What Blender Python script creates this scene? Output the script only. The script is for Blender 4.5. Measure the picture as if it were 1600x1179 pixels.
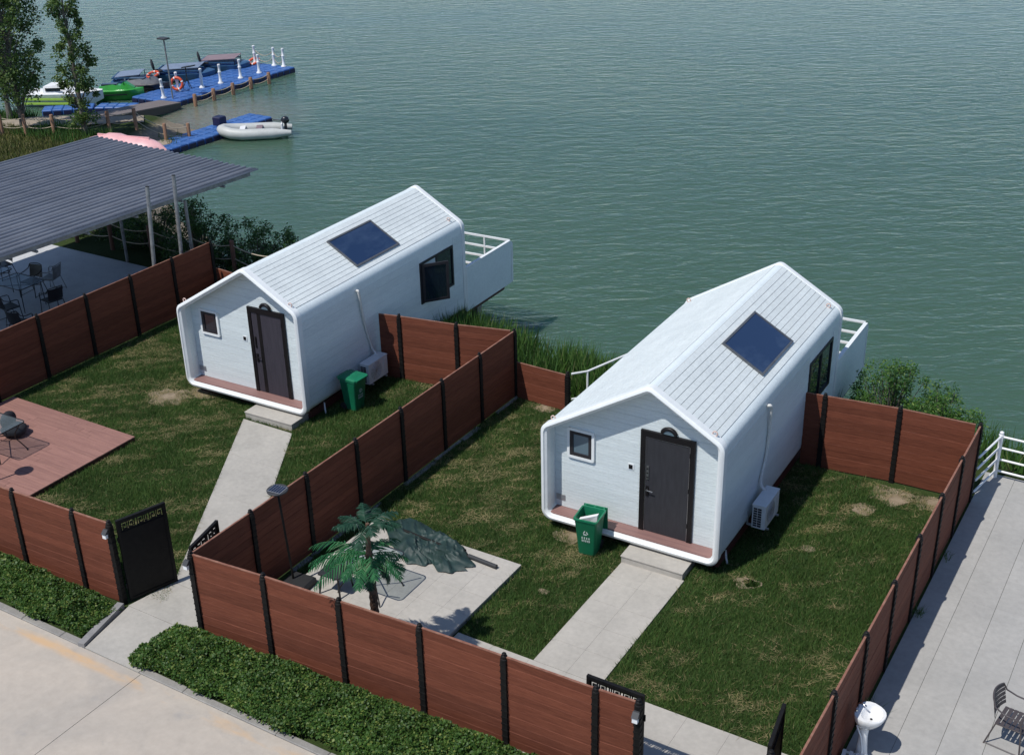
import bpy, math, random
import numpy as np
from mathutils import Vector, Matrix
for o in list(bpy.data.objects): bpy.data.objects.remove(o)
random.seed(7); RNG = np.random.default_rng(11)
scene = bpy.context.scene
COL = scene.collection
# ------------------------------------------------------------------ camera
CAMH = 13.333; FPX = 1915.75
AX_R = np.array([0.85480275, 0.5185281, -0.02099665]); AX_U = np.array([-0.21114544, 0.38446655, 0.89866739]); AX_F = np.array([-0.47405681, 0.76375001, -0.43812791])
cam = bpy.data.objects.new('camera', bpy.data.cameras.new('camera')); COL.objects.link(cam)
cam.data.sensor_width = 36; cam.data.sensor_fit = 'HORIZONTAL'; cam.data.lens = 36 * FPX / 1600
cam.data.clip_start = .1; cam.data.clip_end = 5000
mw = Matrix.Identity(4)
for i in range(3):
    mw[i][0] = AX_R[i]; mw[i][1] = AX_U[i]; mw[i][2] = -AX_F[i]
mw[2][3] = CAMH
cam.matrix_world = mw
scene.camera = cam
# ------------------------------------------------------------------ sky, sun, exposure
SUN = Vector((.225, .556, -1.0))            # direction the light travels
world = bpy.data.worlds.new('World'); scene.world = world; world.use_nodes = True
wn = world.node_tree.nodes; wl = world.node_tree.links
sky = wn.new('ShaderNodeTexSky'); sky.sky_type = 'NISHITA'; sky.sun_disc = False
sky.sun_elevation = math.asin(1 / SUN.length); sky.sun_rotation = math.atan2(-SUN.x, -SUN.y)
sky.air_density = .62; sky.dust_density = .1; sky.ozone_density = 1.3
wl.new(sky.outputs[0], wn['Background'].inputs[0]); wn['Background'].inputs[1].default_value = .14
sl = bpy.data.lights.new('sun', 'SUN'); sl.energy = 3.6; sl.angle = math.radians(.55); sl.color = (1, .975, .935)
so = bpy.data.objects.new('sun', sl); COL.objects.link(so); so.location = (-10, -10, 40)
so.rotation_euler = SUN.to_track_quat('-Z', 'Y').to_euler()
vs = scene.view_settings; vs.view_transform = 'Standard'; vs.look = 'None'; vs.gamma = 1; vs.exposure = .16; vs.use_curve_mapping = False
scene.render.resolution_x = 1024; scene.render.resolution_y = 754

def bp(x, y, h=0.0):
    """photo pixel -> point of the place at height h"""
    d = AX_F + AX_R * (x - 800) / FPX - AX_U * (y - 589.5) / FPX
    t = (h - CAMH) / d[2]
    return Vector((float(t * d[0]), float(t * d[1]), float(h)))

# ------------------------------------------------------------------ materials
def nd(nt, typ, **kw):
    n = nt.nodes.new(typ)
    for k, v in kw.items():
        if k in n.inputs: n.inputs[k].default_value = v
        else: setattr(n, k, v)
    return n
def mapr(nt, src, a, b, c=0., d=1.):
    n = nd(nt, 'ShaderNodeMapRange'); n.inputs[1].default_value = a; n.inputs[2].default_value = b; n.inputs[3].default_value = c; n.inputs[4].default_value = d
    nt.links.new(src, n.inputs[0]); return n.outputs[0]
def mix(nt, fac, a, b, mode='MIX'):
    n = nd(nt, 'ShaderNodeMix', data_type='RGBA', blend_type=mode)
    for s, v in ((n.inputs[0], fac), (n.inputs[6], a), (n.inputs[7], b)):
        if isinstance(v, (int, float)): s.default_value = v
        elif isinstance(v, tuple): s.default_value = (*v, 1)
        else: nt.links.new(v, s)
    return n.outputs[2]
def noise(nt, vec, scale, detail=4, rough=.55, dist=0):
    n = nd(nt, 'ShaderNodeTexNoise'); n.inputs['Scale'].default_value = scale; n.inputs['Detail'].default_value = detail
    n.inputs['Roughness'].default_value = rough; n.inputs['Distortion'].default_value = dist
    nt.links.new(vec, n.inputs['Vector']); return n.outputs['Fac']
def mapping(nt, scale=(1, 1, 1), rot=(0, 0, 0), local=False):
    if local: src = nd(nt, 'ShaderNodeTexCoord').outputs['Object']
    else: src = nd(nt, 'ShaderNodeNewGeometry').outputs['Position']
    m = nd(nt, 'ShaderNodeMapping'); m.inputs['Scale'].default_value = scale; m.inputs['Rotation'].default_value = rot
    nt.links.new(src, m.inputs['Vector']); return m.outputs['Vector']
def newmat(name):
    m = bpy.data.materials.new(name); m.use_nodes = True; nt = m.node_tree
    return m, nt, nt.nodes['Principled BSDF']
MATS = {}
def mat(name, col, col2=None, scale=6., rough=.6, rough2=None, bump=0., bscale=60., metal=0., rnd=0., stretch=(1, 1, 1), spec=.5, fine=0., local=False, lo=.35, hi=.65, coat=0):
    m, nt, b = newmat(name)
    v = mapping(nt, stretch, local=local)
    n1 = noise(nt, v, scale, 5, .6)
    c = mix(nt, mapr(nt, n1, lo, hi), col, col2 if col2 else tuple(x * .86 for x in col))
    if fine:
        f = noise(nt, v, scale * 9, 4, .7)
        c = mix(nt, fine, c, mix(nt, mapr(nt, f, .3, .7), (.35, .35, .35), (1.0, 1.0, 1.0)), 'MULTIPLY')
    if rnd:
        oi = nd(nt, 'ShaderNodeObjectInfo')
        g = nd(nt, 'ShaderNodeCombineColor')
        val = mapr(nt, oi.outputs['Random'], 0, 1, 1 - rnd, 1.0)
        for i in range(3): nt.links.new(val, g.inputs[i])
        c = mix(nt, 1.0, c, g.outputs[0], 'MULTIPLY')
    nt.links.new(c, b.inputs['Base Color'])
    if rough2 is not None: nt.links.new(mapr(nt, noise(nt, v, scale * 2.3, 3), .3, .7, rough, rough2), b.inputs['Roughness'])
    else: b.inputs['Roughness'].default_value = rough
    b.inputs['Metallic'].default_value = metal; b.inputs['Specular IOR Level'].default_value = spec; b.inputs['Coat Weight'].default_value = coat
    if bump:
        bn = nd(nt, 'ShaderNodeBump'); bn.inputs['Strength'].default_value = bump; bn.inputs['Distance'].default_value = .01
        nt.links.new(noise(nt, v, bscale, 4), bn.inputs['Height']); nt.links.new(bn.outputs[0], b.inputs['Normal'])
    MATS[name] = m; return m
def leafmat(name, a, b_, c=None, trans=.35, rough=.5, edge=.8, spec=.35):
    """foliage: every leaf its own shade"""
    m, nt, b = newmat(name)
    isl = nd(nt, 'ShaderNodeNewGeometry').outputs['Random Per Island']
    base = mix(nt, isl, a, b_)
    if c: base = mix(nt, mapr(nt, isl, edge, min(1, edge + .12)), base, c)
    big = noise(nt, mapping(nt), 1.3, 3)
    base = mix(nt, 1., base, mix(nt, mapr(nt, big, .3, .7), (.72, .76, .7), (1.15, 1.12, 1.0)), 'MULTIPLY')
    nt.links.new(base, b.inputs['Base Color']); b.inputs['Roughness'].default_value = rough; b.inputs['Specular IOR Level'].default_value = spec
    tr = nd(nt, 'ShaderNodeBsdfTranslucent'); nt.links.new(base, tr.inputs[0])
    ms = nd(nt, 'ShaderNodeMixShader'); ms.inputs[0].default_value = trans
    nt.links.new(b.outputs[0], ms.inputs[1]); nt.links.new(tr.outputs[0], ms.inputs[2])
    nt.links.new(ms.outputs[0], nt.nodes['Material Output'].inputs[0]); MATS[name] = m; return m
def glassmat(name, tint, rough, alpha, base=(.02, .03, .04)):
    m, nt, b = newmat(name)
    b.inputs['Base Color'].default_value = (*base, 1); b.inputs['Roughness'].default_value = rough; b.inputs['Specular IOR Level'].default_value = .7
    if alpha < 1:
        t = nd(nt, 'ShaderNodeBsdfTransparent'); t.inputs[0].default_value = (*tint, 1)
        ms = nd(nt, 'ShaderNodeMixShader'); ms.inputs[0].default_value = alpha
        nt.links.new(t.outputs[0], ms.inputs[1]); nt.links.new(b.outputs[0], ms.inputs[2]); nt.links.new(ms.outputs[0], nt.nodes['Material Output'].inputs[0])
    MATS[name] = m; return m

WHITE = mat('white_panel', (.76, .82, .81), (.71, .77, .765), 2.2, .42, .6, bump=.05, bscale=14, fine=.2)
ROOFW = mat('white_roof_panel', (.80, .84, .81), (.72, .76, .74), 1.6, .45, .62, rnd=.07, fine=.26)
RIM = mat('white_trim', (.80, .82, .80), (.74, .755, .74), 3, .42, .5, fine=.08)
SIDING = mat('siding', (.77, .83, .82), (.72, .78, .775), 3, .5, rnd=.07, bump=.45, bscale=26, stretch=(.35, 1, 3.2), fine=.22)
def emboss(m):
    nt = m.node_tree; b = nt.nodes['Principled BSDF']
    g = nd(nt, 'ShaderNodeTexCoord'); sx = nd(nt, 'ShaderNodeSeparateXYZ'); nt.links.new(g.outputs['Object'], sx.inputs[0])
    ad = nd(nt, 'ShaderNodeMath', operation='ADD'); nt.links.new(sx.outputs[0], ad.inputs[0]); nt.links.new(sx.outputs[1], ad.inputs[1])
    cb = nd(nt, 'ShaderNodeCombineXYZ'); nt.links.new(ad.outputs[0], cb.inputs[0]); nt.links.new(sx.outputs[2], cb.inputs[1])
    br = nd(nt, 'ShaderNodeTexBrick'); nt.links.new(cb.outputs[0], br.inputs['Vector']); br.inputs['Scale'].default_value = 1.0
    br.inputs['Brick Width'].default_value = .21; br.inputs['Row Height'].default_value = .0665; br.inputs['Mortar Size'].default_value = .005; br.inputs['Mortar Smooth'].default_value = .4
    bn = nd(nt, 'ShaderNodeBump'); bn.inputs['Strength'].default_value = .5; bn.inputs['Distance'].default_value = .008; bn.invert = True; nt.links.new(br.outputs['Fac'], bn.inputs['Height'])
    old = b.inputs['Normal'].links[0].from_socket; nt.links.new(old, bn.inputs['Normal']); nt.links.new(bn.outputs[0], b.inputs['Normal'])
    src = b.inputs['Base Color'].links[0].from_socket; nt.links.new(mix(nt, mapr(nt, br.outputs['Fac'], 0, 1, 0, .16), src, (.45, .49, .52)), b.inputs['Base Color'])
emboss(SIDING)
SEAM = mat('grey_seam', (.38, .38, .37), rough=.7)
DOORBLK = mat('black_door_frame', (.008, .007, .008), rough=.45, spec=.3)
DOORGREY = mat('grey_door', (.036, .036, .041), (.028, .028, .032), 3, .5, spec=.3, bump=.15, bscale=90, stretch=(6, 6, 1))
DOORWOOD = mat('mauve_grey_door', (.050, .044, .055), (.038, .034, .043), 4, .55, spec=.3, bump=.1, bscale=60, stretch=(8, 8, .6))
SILVER = mat('silver_metal', (.45, .46, .48), rough=.3, metal=.9)
WINFR = mat('dark_window_frame', (.030, .027, .030), rough=.45, spec=.3)
GLASS = glassmat('dark_glass', (1, 1, 1), .03, 1, (.012, .02, .028))
GLASSF = glassmat('frosted_pane', (1, 1, 1), .25, 1, (.10, .15, .18))
SKYGL = mat('skylight_glass', (.016, .036, .088), (.045, .075, .135), 1.6, .05, .16, spec=.7, stretch=(1, .45, 1), lo=.45, hi=.7)  # blue tone and paler streaks painted in as sky reflections
TGLASS = glassmat('table_glass', (.88, .92, .93), .06, .16, (.30, .36, .38))
ALU = mat('aluminium', (.46, .46, .46), (.38, .38, .39), 8, .4, metal=.5)
SKYFR = mat('dark_aluminium', (.16, .165, .17), (.11, .115, .12), 8, .45, metal=.4)
REDSTEEL = mat('red_primer_steel', (.085, .022, .018), (.05, .017, .015), 4, .6)
FLOORW = mat('brown_threshold', (.26, .145, .125), (.20, .11, .10), 5, .55, stretch=(.3, 6, 6))
FENCEW = mat('fence_wood', (.232, .075, .042), (.165, .051, .029), 5, .62, .8, rnd=.26, bump=.25, bscale=30, stretch=(.7, .7, 9), fine=.42, spec=.18)
EDGEW = mat('pale_board_edge', (.30, .15, .10), (.20, .075, .045), 5, .7, stretch=(1.5, 1.5, 5))  # lighter brown for the strip along the fence tops
POST = mat('black_post', (.007, .0065, .0065), (.012, .011, .010), 9, .6, spec=.2)
DECKW = mat('deck_wood', (.37, .190, .150), (.29, .145, .118), 3, .6, .75, rnd=.14, bump=.15, bscale=30, stretch=(.5, 7, 7), fine=.25)
CONC = mat('pale_concrete', (.455, .425, .375), (.39, .367, .325), 1.2, .8, bump=.15, bscale=30, fine=.24)
SLABM = mat('terrace_stone', (.435, .418, .385), (.385, .372, .345), .9, .75, rnd=.06, bump=.1, bscale=40, fine=.24)
TILE = mat('pale_paving', (.49, .455, .40), (.43, .40, .352), 1.1, .75, rnd=.06, bump=.1, bscale=40, fine=.22)
KERB = mat('grey_kerb', (.29, .28, .27), (.22, .215, .21), 4, .85, bump=.3, bscale=40, fine=.25)
KERBP = mat('pale_kerb', (.335, .315, .285), (.26, .245, .225), 3, .9, rnd=.1, bump=.3, bscale=40, fine=.3)
PATIO = mat('patio_concrete', (.60, .605, .60), (.52, .525, .53), 2, .5, bump=.2, bscale=40, fine=.25)
CORR = mat('corrugated_sheet', (.20, .215, .245), (.15, .163, .19), .8, .45, .6, metal=.35, fine=.2)
GALV = mat('galvanised_steel', (.28, .29, .29), (.19, .19, .19), 7, .5, metal=.4)
BROWNPOST = mat('brown_post', (.16, .075, .05), (.10, .05, .035), 8, .8)  # wooden rope posts behind the patio, in a darker brown
WPOST = mat('timber_post', (.34, .19, .11), (.24, .13, .08), 8, .8, stretch=(4, 4, 1), fine=.3)
ROPE = mat('rope', (.45, .39, .29), (.33, .28, .2), 30, .9)
GREENBIN = mat('green_bin_plastic', (.008, .175, .082), (.006, .14, .066), 4, .45)
BINMARK = mat('white_print', (.62, .70, .66), rough=.6)
FOAM = mat('white_foam', (.8, .8, .79), rough=.7)
ACM = mat('white_ac', (.66, .67, .67), (.6, .61, .61), 5, .45)
ACDK = mat('dark_grille', (.012, .013, .016), rough=.6)
HOSE = mat('wrapped_hose', (.68, .67, .63), (.55, .54, .5), 40, .8, bump=.5, bscale=60)
WRAIL = mat('white_painted_steel', (.80, .80, .79), (.72, .72, .71), 6, .4)
PORC = mat('porcelain', (.84, .84, .83), rough=.12, coat=.4)
CHROME = mat('chrome', (.62, .63, .64), rough=.12, metal=1)
CHAIRM = mat('brown_grey_metal', (.075, .062, .062), rough=.45)
BLACKM = mat('black_metal', (.014, .014, .016), rough=.45)
CUSH = mat('black_cushion', (.014, .015, .02), (.022, .023, .028), 8, .85, bump=.3, bscale=14)
TARP = mat('green_grey_fabric', (.020, .048, .043), (.013, .032, .029), 3, .6, bump=.2, bscale=25)
SOLAR = mat('solar_cell', (.02, .03, .06), rough=.15)
LAMPG = mat('lamp_grey', (.05, .052, .055), rough=.55, spec=.25)
BASEB = mat('black_rubber', (.018, .018, .018), rough=.7)
TRUNK = mat('palm_trunk', (.15, .085, .05), (.06, .035, .022), 9, .9, bump=.6, bscale=40)
BARK = mat('bark', (.17, .15, .125), (.08, .07, .058), 7, .9, bump=.6, bscale=25, stretch=(3, 3, .8))
BLUEP = mat('blue_float_plastic', (.050, .150, .42), (.040, .12, .34), 3, .5, rnd=.2, fine=.15)
NAVY = mat('navy_plastic', (.012, .014, .06), (.01, .011, .04), 5, .5)
ORANGE = mat('orange_ring', (.62, .085, .030), rough=.5)
GREENB = mat('green_hull', (.035, .30, .045), (.03, .24, .035), 3, .25, coat=.5)
LIME = mat('lime_paint', (.40, .62, .10), rough=.35)
BLKHULL = mat('black_hull', (.012, .013, .018), rough=.3, coat=.4)
GREYHULL = mat('grey_hull', (.17, .17, .18), (.10, .10, .11), 3, .4)
BLUEHULL = mat('blue_hull', (.035, .105, .22), (.03, .08, .16), 4, .45)
MAUVE = mat('mauve_awning', (.25, .18, .19), (.20, .145, .155), 3, .7)
GREYAWN = mat('blue_grey_awning', (.20, .25, .33), (.16, .20, .27), 3, .6)
INFL = mat('inflatable_grey', (.52, .53, .50), (.46, .47, .44), 4, .5)
PINK = mat('pink_hull', (.78, .44, .43), (.70, .37, .37), 3, .45)
GANG = mat('gangway_board', (.20, .165, .15), (.155, .13, .12), 3, .75, stretch=(.6, 4, 1), fine=.2)
PLANTER = mat('planter_stone', (.36, .37, .37), (.28, .29, .29), 5, .8)
SAND = mat('sand_bank', (.33, .27, .20), (.24, .20, .15), 2, .9)
L_HEDGE = leafmat('hedge_leaf', (.032, .084, .017), (.100, .190, .040), (.20, .25, .065), .34)
L_POP = leafmat('poplar_leaf', (.062, .120, .034), (.145, .225, .068), (.21, .27, .09), .45)
L_SHRUB = leafmat('shrub_leaf', (.030, .082, .024), (.080, .165, .042), (.13, .21, .055), .38)
L_BUSH = leafmat('bush_leaf', (.045, .125, .025), (.10, .21, .045), (.17, .26, .06), .4)
L_REED = leafmat('reed_leaf', (.045, .115, .026), (.10, .19, .045), (.26, .25, .13), .35, edge=.93)
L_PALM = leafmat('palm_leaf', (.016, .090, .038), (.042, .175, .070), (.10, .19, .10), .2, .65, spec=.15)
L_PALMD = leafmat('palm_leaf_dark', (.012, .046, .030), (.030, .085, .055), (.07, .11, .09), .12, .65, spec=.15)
L_GRASS = leafmat('grass_blade', (.042, .100, .025), (.112, .198, .053), (.24, .24, .10), .36, .6, edge=.90, spec=.25)
L_SPIT = leafmat('spit_grass', (.075, .105, .030), (.20, .19, .075), (.30, .26, .14), .3, .8, edge=.8, spec=.1)
L_DRY = leafmat('dry_grass', (.29, .24, .13), (.41, .345, .205), (.18, .17, .07), .25, .8, spec=.1)

def ground_material():
    m, nt, b = newmat('ground_soil'); v = mapping(nt)
    n1 = noise(nt, v, .55, 5, .6); n2 = noise(nt, v, 7, 5, .7); n3 = noise(nt, v, 40, 3)
    soil = mix(nt, mapr(nt, n2, .3, .7), (.13, .105, .07), (.24, .195, .135))
    green = mix(nt, mapr(nt, n3, .3, .7), (.020, .036, .009), (.045, .066, .018))
    c = mix(nt, mapr(nt, n1, .66, .76), green, soil)
    c = mix(nt, mapr(nt, n2, .66, .76), c, soil)
    sz = nd(nt, 'ShaderNodeSeparateXYZ'); nt.links.new(nd(nt, 'ShaderNodeNewGeometry').outputs['Position'], sz.inputs[0])
    c = mix(nt, mapr(nt, sz.outputs[2], -.55, -.80), c, mix(nt, mapr(nt, n2, .3, .7), (.30, .245, .18), (.21, .175, .13)))
    nt.links.new(c, b.inputs['Base Color']); b.inputs['Roughness'].default_value = .95; b.inputs['Specular IOR Level'].default_value = .15
    bn = nd(nt, 'ShaderNodeBump'); bn.inputs['Strength'].default_value = .7; bn.inputs['Distance'].default_value = .03
    nt.links.new(n2, bn.inputs['Height']); nt.links.new(bn.outputs[0], b.inputs['Normal']); return m
def road_material():
    m, nt, b = newmat('road_concrete'); v = mapping(nt)
    n1 = noise(nt, v, .6, 6, .62, .6); n2 = noise(nt, v, 6, 5, .7); n3 = noise(nt, v, 1.7, 5, .65)
    c = mix(nt, mapr(nt, n1, .32, .68), (.52, .45, .37), (.405, .362, .31))
    c = mix(nt, .22, c, mix(nt, mapr(nt, n2, .3, .7), (.45, .42, .4), (1, 1, 1)), 'MULTIPLY')
    c = mix(nt, mapr(nt, n3, .60, .75, 0, .55), c, (.29, .275, .26))
    sx = nd(nt, 'ShaderNodeSeparateXYZ'); nt.links.new(nd(nt, 'ShaderNodeNewGeometry').outputs['Position'], sx.inputs[0])
    # worn orange edge line painted along the kerb
    d = nd(nt, 'ShaderNodeMath', operation='ADD'); nt.links.new(sx.outputs[1], d.inputs[0]); d.inputs[1].default_value = -10.34
    a = nd(nt, 'ShaderNodeMath', operation='ABSOLUTE'); nt.links.new(d.outputs[0], a.inputs[0])
    k = nd(nt, 'ShaderNodeMath', operation='MULTIPLY'); nt.links.new(mapr(nt, a.outputs[0], .05, .17, 1, 0), k.inputs[0])
    nt.links.new(mapr(nt, noise(nt, mapping(nt, (.55, 2, 1)), 1.1, 4), .50, .66, .0, .8), k.inputs[1])
    c = mix(nt, k.outputs[0], c, (.58, .37, .19))
    nt.links.new(c, b.inputs['Base Color']); b.inputs['Roughness'].default_value = .85
    bn = nd(nt, 'ShaderNodeBump'); bn.inputs['Strength'].default_value = .15; bn.inputs['Distance'].default_value = .01
    nt.links.new(n2, bn.inputs['Height']); nt.links.new(bn.outputs[0], b.inputs['Normal']); return m
def water_material():
    m, nt, b = newmat('lake_water')
    ang = -math.atan2(.519, .855)
    v1 = mapping(nt, (1, 1, 1), (0, 0, ang - .06))
    def st(sx, sy):
        mm = nd(nt, 'ShaderNodeMapping'); mm.inputs['Scale'].default_value = (sx, sy, 1); nt.links.new(v1, mm.inputs[0]); return mm.outputs[0]
    h1 = noise(nt, st(.50, 1.25), 1.75, 3, .55, .4); h2 = noise(nt, st(.7, 1.4), 4.6, 3, .55, .3); h3 = noise(nt, st(.10, .22), .45, 3, .55)
    s = nd(nt, 'ShaderNodeMath', operation='MULTIPLY_ADD'); nt.links.new(h1, s.inputs[0]); s.inputs[1].default_value = 1.0
    t = nd(nt, 'ShaderNodeMath', operation='MULTIPLY'); nt.links.new(h2, t.inputs[0]); t.inputs[1].default_value = .28; nt.links.new(t.outputs[0], s.inputs[2])
    bn = nd(nt, 'ShaderNodeBump'); bn.inputs['Strength'].default_value = 1.0; bn.inputs['Distance'].default_value = .085
    nt.links.new(mapr(nt, h3, .35, .65, .62, 1.0), bn.inputs['Strength'])
    nt.links.new(s.outputs[0], bn.inputs['Height']); nt.links.new(bn.outputs[0], b.inputs['Normal'])
    big = noise(nt, mapping(nt), .05, 3)
    c = mix(nt, mapr(nt, big, .35, .65), (.050, .098, .066), (.058, .108, .074))
    # sandy shallows round the spit
    sx = nd(nt, 'ShaderNodeVectorMath', operation='DISTANCE'); sx.inputs[1].default_value = (-44.2, 43.6, -1.4)
    nt.links.new(nd(nt, 'ShaderNodeNewGeometry').outputs['Position'], sx.inputs[0])
    c = mix(nt, mapr(nt, sx.outputs[1 if sx.outputs[1].enabled else 0], 1.2, 5.5, .85, 0), c, (.17, .165, .125))
    nt.links.new(c, b.inputs['Base Color']); b.inputs['Roughness'].default_value = .10; b.inputs['IOR'].default_value = 1.33; b.inputs['Specular IOR Level'].default_value = .15
    b.subsurface_method = 'BURLEY'; b.inputs['Subsurface Weight'].default_value = .85; b.inputs['Subsurface Radius'].default_value = (.5, 1.0, .8); b.inputs['Subsurface Scale'].default_value = 1.0
    return m
M_GROUND = ground_material(); M_ROAD = road_material(); M_WATER = water_material()

# ------------------------------------------------------------------ mesh helpers
class MB:
    def __init__(s): s.v = []; s.f = []
    def add(s, vs, fs):
        n = len(s.v); s.v += [tuple(p) for p in vs]; s.f += [tuple(i + n for i in f) for f in fs]; return s
    def box(s, x0, x1, y0, y1, z0, z1):
        return s.add([(x0, y0, z0), (x1, y0, z0), (x1, y1, z0), (x0, y1, z0), (x0, y0, z1), (x1, y0, z1), (x1, y1, z1), (x0, y1, z1)],
                     [(3, 2, 1, 0), (4, 5, 6, 7), (0, 1, 5, 4), (1, 2, 6, 5), (2, 3, 7, 6), (3, 0, 4, 7)])
    def cbox(s, x0, x1, y0, y1, z0, z1, c):
        """box with chamfered top edge and upright edges"""
        P = lambda i, z: [(x0 + i + c, y0 + i, z), (x1 - i - c, y0 + i, z), (x1 - i, y0 + i + c, z), (x1 - i, y1 - i - c, z), (x1 - i - c, y1 - i, z), (x0 + i + c, y1 - i, z), (x0 + i, y1 - i - c, z), (x0 + i, y0 + i + c, z)]
        vs = P(0, z0) + P(0, z1 - c) + P(c, z1)
        fs = [tuple(range(7, -1, -1)), tuple(range(16, 24))]
        for k in (0, 8):
            for i in range(8): fs.append((k + i, k + (i + 1) % 8, k + 8 + (i + 1) % 8, k + 8 + i))
        return s.add(vs, fs)
    def ext(s, poly, y0, y1):
        """xz polygon (counter-clockwise seen from -y) pushed along y"""
        n = len(poly)
        return s.add([(x, y0, z) for x, z in poly] + [(x, y1, z) for x, z in poly],
                     [tuple(range(n)), tuple(range(2 * n - 1, n - 1, -1))] + [((i + 1) % n, i, n + i, n + (i + 1) % n) for i in range(n)])
    def extz(s, poly, z0, z1):
        n = len(poly)
        return s.add([(x, y, z0) for x, y in poly] + [(x, y, z1) for x, y in poly],
                     [tuple(range(n - 1, -1, -1)), tuple(range(n, 2 * n))] + [(i, (i + 1) % n, n + (i + 1) % n, n + i) for i in range(n)])
    def bar(s, p, q, w, h, up=(0, 0, 1)):
        p = Vector(p); q = Vector(q); d = (q - p).normalized(); u = Vector(up)
        if abs(d.dot(u)) > .98: u = Vector((0, 1, 0))
        a = d.cross(u).normalized() * w / 2; c = a.cross(d).normalized() * h / 2
        return s.add([p - a - c, p + a - c, p + a + c, p - a + c, q - a - c, q + a - c, q + a + c, q - a + c],
                     [(0, 1, 2, 3), (7, 6, 5, 4), (1, 0, 4, 5), (2, 1, 5, 6), (3, 2, 6, 7), (0, 3, 7, 4)])
    def tube(s, pts, r, n=8, closed=False, caps=True):
        pts = [Vector(p) for p in pts]; m = len(pts)
        rs = r if isinstance(r, (list, tuple)) else [r] * m
        vs = []; u = None
        for i, p in enumerate(pts):
            if closed: d = pts[(i + 1) % m] - pts[i - 1]
            else: d = pts[min(i + 1, m - 1)] - pts[max(i - 1, 0)]
            d = d.normalized() if d.length > 1e-9 else Vector((0, 0, 1))
            if u is None:
                u = d.cross(Vector((0, 0, 1)))
                if u.length < .05: u = d.cross(Vector((0, 1, 0)))
            u = (u - d * u.dot(d)).normalized(); w = d.cross(u)
            for k in range(n):
                a = 2 * math.pi * k / n; vs.append(p + (u * math.cos(a) + w * math.sin(a)) * rs[i])
        fs = []
        for i in range(m if closed else m - 1):
            j = (i + 1) % m
            for k in range(n): fs.append((i * n + k, i * n + (k + 1) % n, j * n + (k + 1) % n, j * n + k))
        if caps and not closed: fs += [tuple(range(n - 1, -1, -1)), tuple(range((m - 1) * n, m * n))]
        return s.add(vs, fs)
    def lathe(s, prof, n=12, c=(0, 0, 0), sx=1, sy=1):
        vs = []; fs = []
        for r, z in prof:
            for k in range(n):
                a = 2 * math.pi * k / n; vs.append((c[0] + r * sx * math.cos(a), c[1] + r * sy * math.sin(a), c[2] + z))
        for i in range(len(prof) - 1):
            for k in range(n): fs.append((i * n + k, i * n + (k + 1) % n, (i + 1) * n + (k + 1) % n, (i + 1) * n + k))
        fs += [tuple(range(n - 1, -1, -1)), tuple(range((len(prof) - 1) * n, len(prof) * n))]
        return s.add(vs, fs)
    def loft(s, rings, cap=True, closed=True):
        n = len(rings[0]); vs = [p for r in rings for p in r]; fs = []
        for i in range(len(rings) - 1):
            for k in range(n if closed else n - 1): fs.append((i * n + k, i * n + (k + 1) % n, (i + 1) * n + (k + 1) % n, (i + 1) * n + k))
        if cap: fs += [tuple(range(n - 1, -1, -1)), tuple(range((len(rings) - 1) * n, len(rings) * n))]
        return s.add(vs, fs)
    def mesh(s, name, m, smooth=0):
        me = bpy.data.meshes.new(name); me.from_pydata(s.v, [], s.f); me.validate()
        if m: me.materials.append(m)
        if smooth: me.shade_smooth(); me.set_sharp_from_angle(angle=math.radians(smooth))
        return me
    def build(s, name, m, parent=None, smooth=0, loc=None, rz=0):
        return place(name, s.mesh(name, m, smooth), parent, loc, rz)
def place(name, me, parent=None, loc=None, rz=0):
    o = bpy.data.objects.new(name, me); COL.objects.link(o); o.parent = parent
    if loc is not None: o.location = loc
    if rz: o.rotation_euler.z = rz
    return o
def fastmesh(name, V, F, m, parent=None):
    """V (n,3), F (k,3 or 4) numpy"""
    me = bpy.data.meshes.new(name); k, q = F.shape
    me.vertices.add(len(V)); me.vertices.foreach_set('co', V.astype(np.float32).ravel())
    me.loops.add(k * q); me.loops.foreach_set('vertex_index', F.astype(np.int32).ravel())
    me.polygons.add(k); me.polygons.foreach_set('loop_start', np.arange(0, k * q, q, dtype=np.int32)); me.polygons.foreach_set('loop_total', np.full(k, q, dtype=np.int32))
    me.update(calc_edges=True); me.materials.append(m)
    return place(name, me, parent)
def tag(o, label=None, cat=None, group=None, kind=None):
    if label: o['label'] = label
    if cat: o['category'] = cat
    if group: o['group'] = group
    if kind: o['kind'] = kind
    return o
def thing(name, label, cat, loc=(0, 0, 0), rz=0, group=None):
    o = bpy.data.objects.new(name, None); COL.objects.link(o); o.empty_display_size = .2
    o.location = loc; o.rotation_euler.z = rz; return tag(o, label, cat, group)
def copy_tree(o, parent=None):
    c = o.copy(); COL.objects.link(c); c.parent = parent
    for ch in list(o.children): copy_tree(ch, c)
    return c
def struct(o): o['kind'] = 'structure'; return o
def rpoly(pts, rads, n=6):
    """polygon with rounded corners"""
    out = []; m = len(pts)
    for i in range(m):
        p = Vector(pts[i]); a = (Vector(pts[i - 1]) - p); b = (Vector(pts[(i + 1) % m]) - p)
        r = rads[i] if isinstance(rads, (list, tuple)) else rads
        if r <= 0: out.append(tuple(p)); continue
        a.normalize(); b.normalize(); half = a.angle(b) / 2; t = r / math.tan(half)
        c = p + (a + b).normalized() * (r / math.sin(half)); s = p + a * t - c; e = p + b * t - c
        for k in range(n + 1):
            w = s.lerp(e, k / n); w = w.normalized() * r
            out.append(tuple(c + w))
    return out
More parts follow.
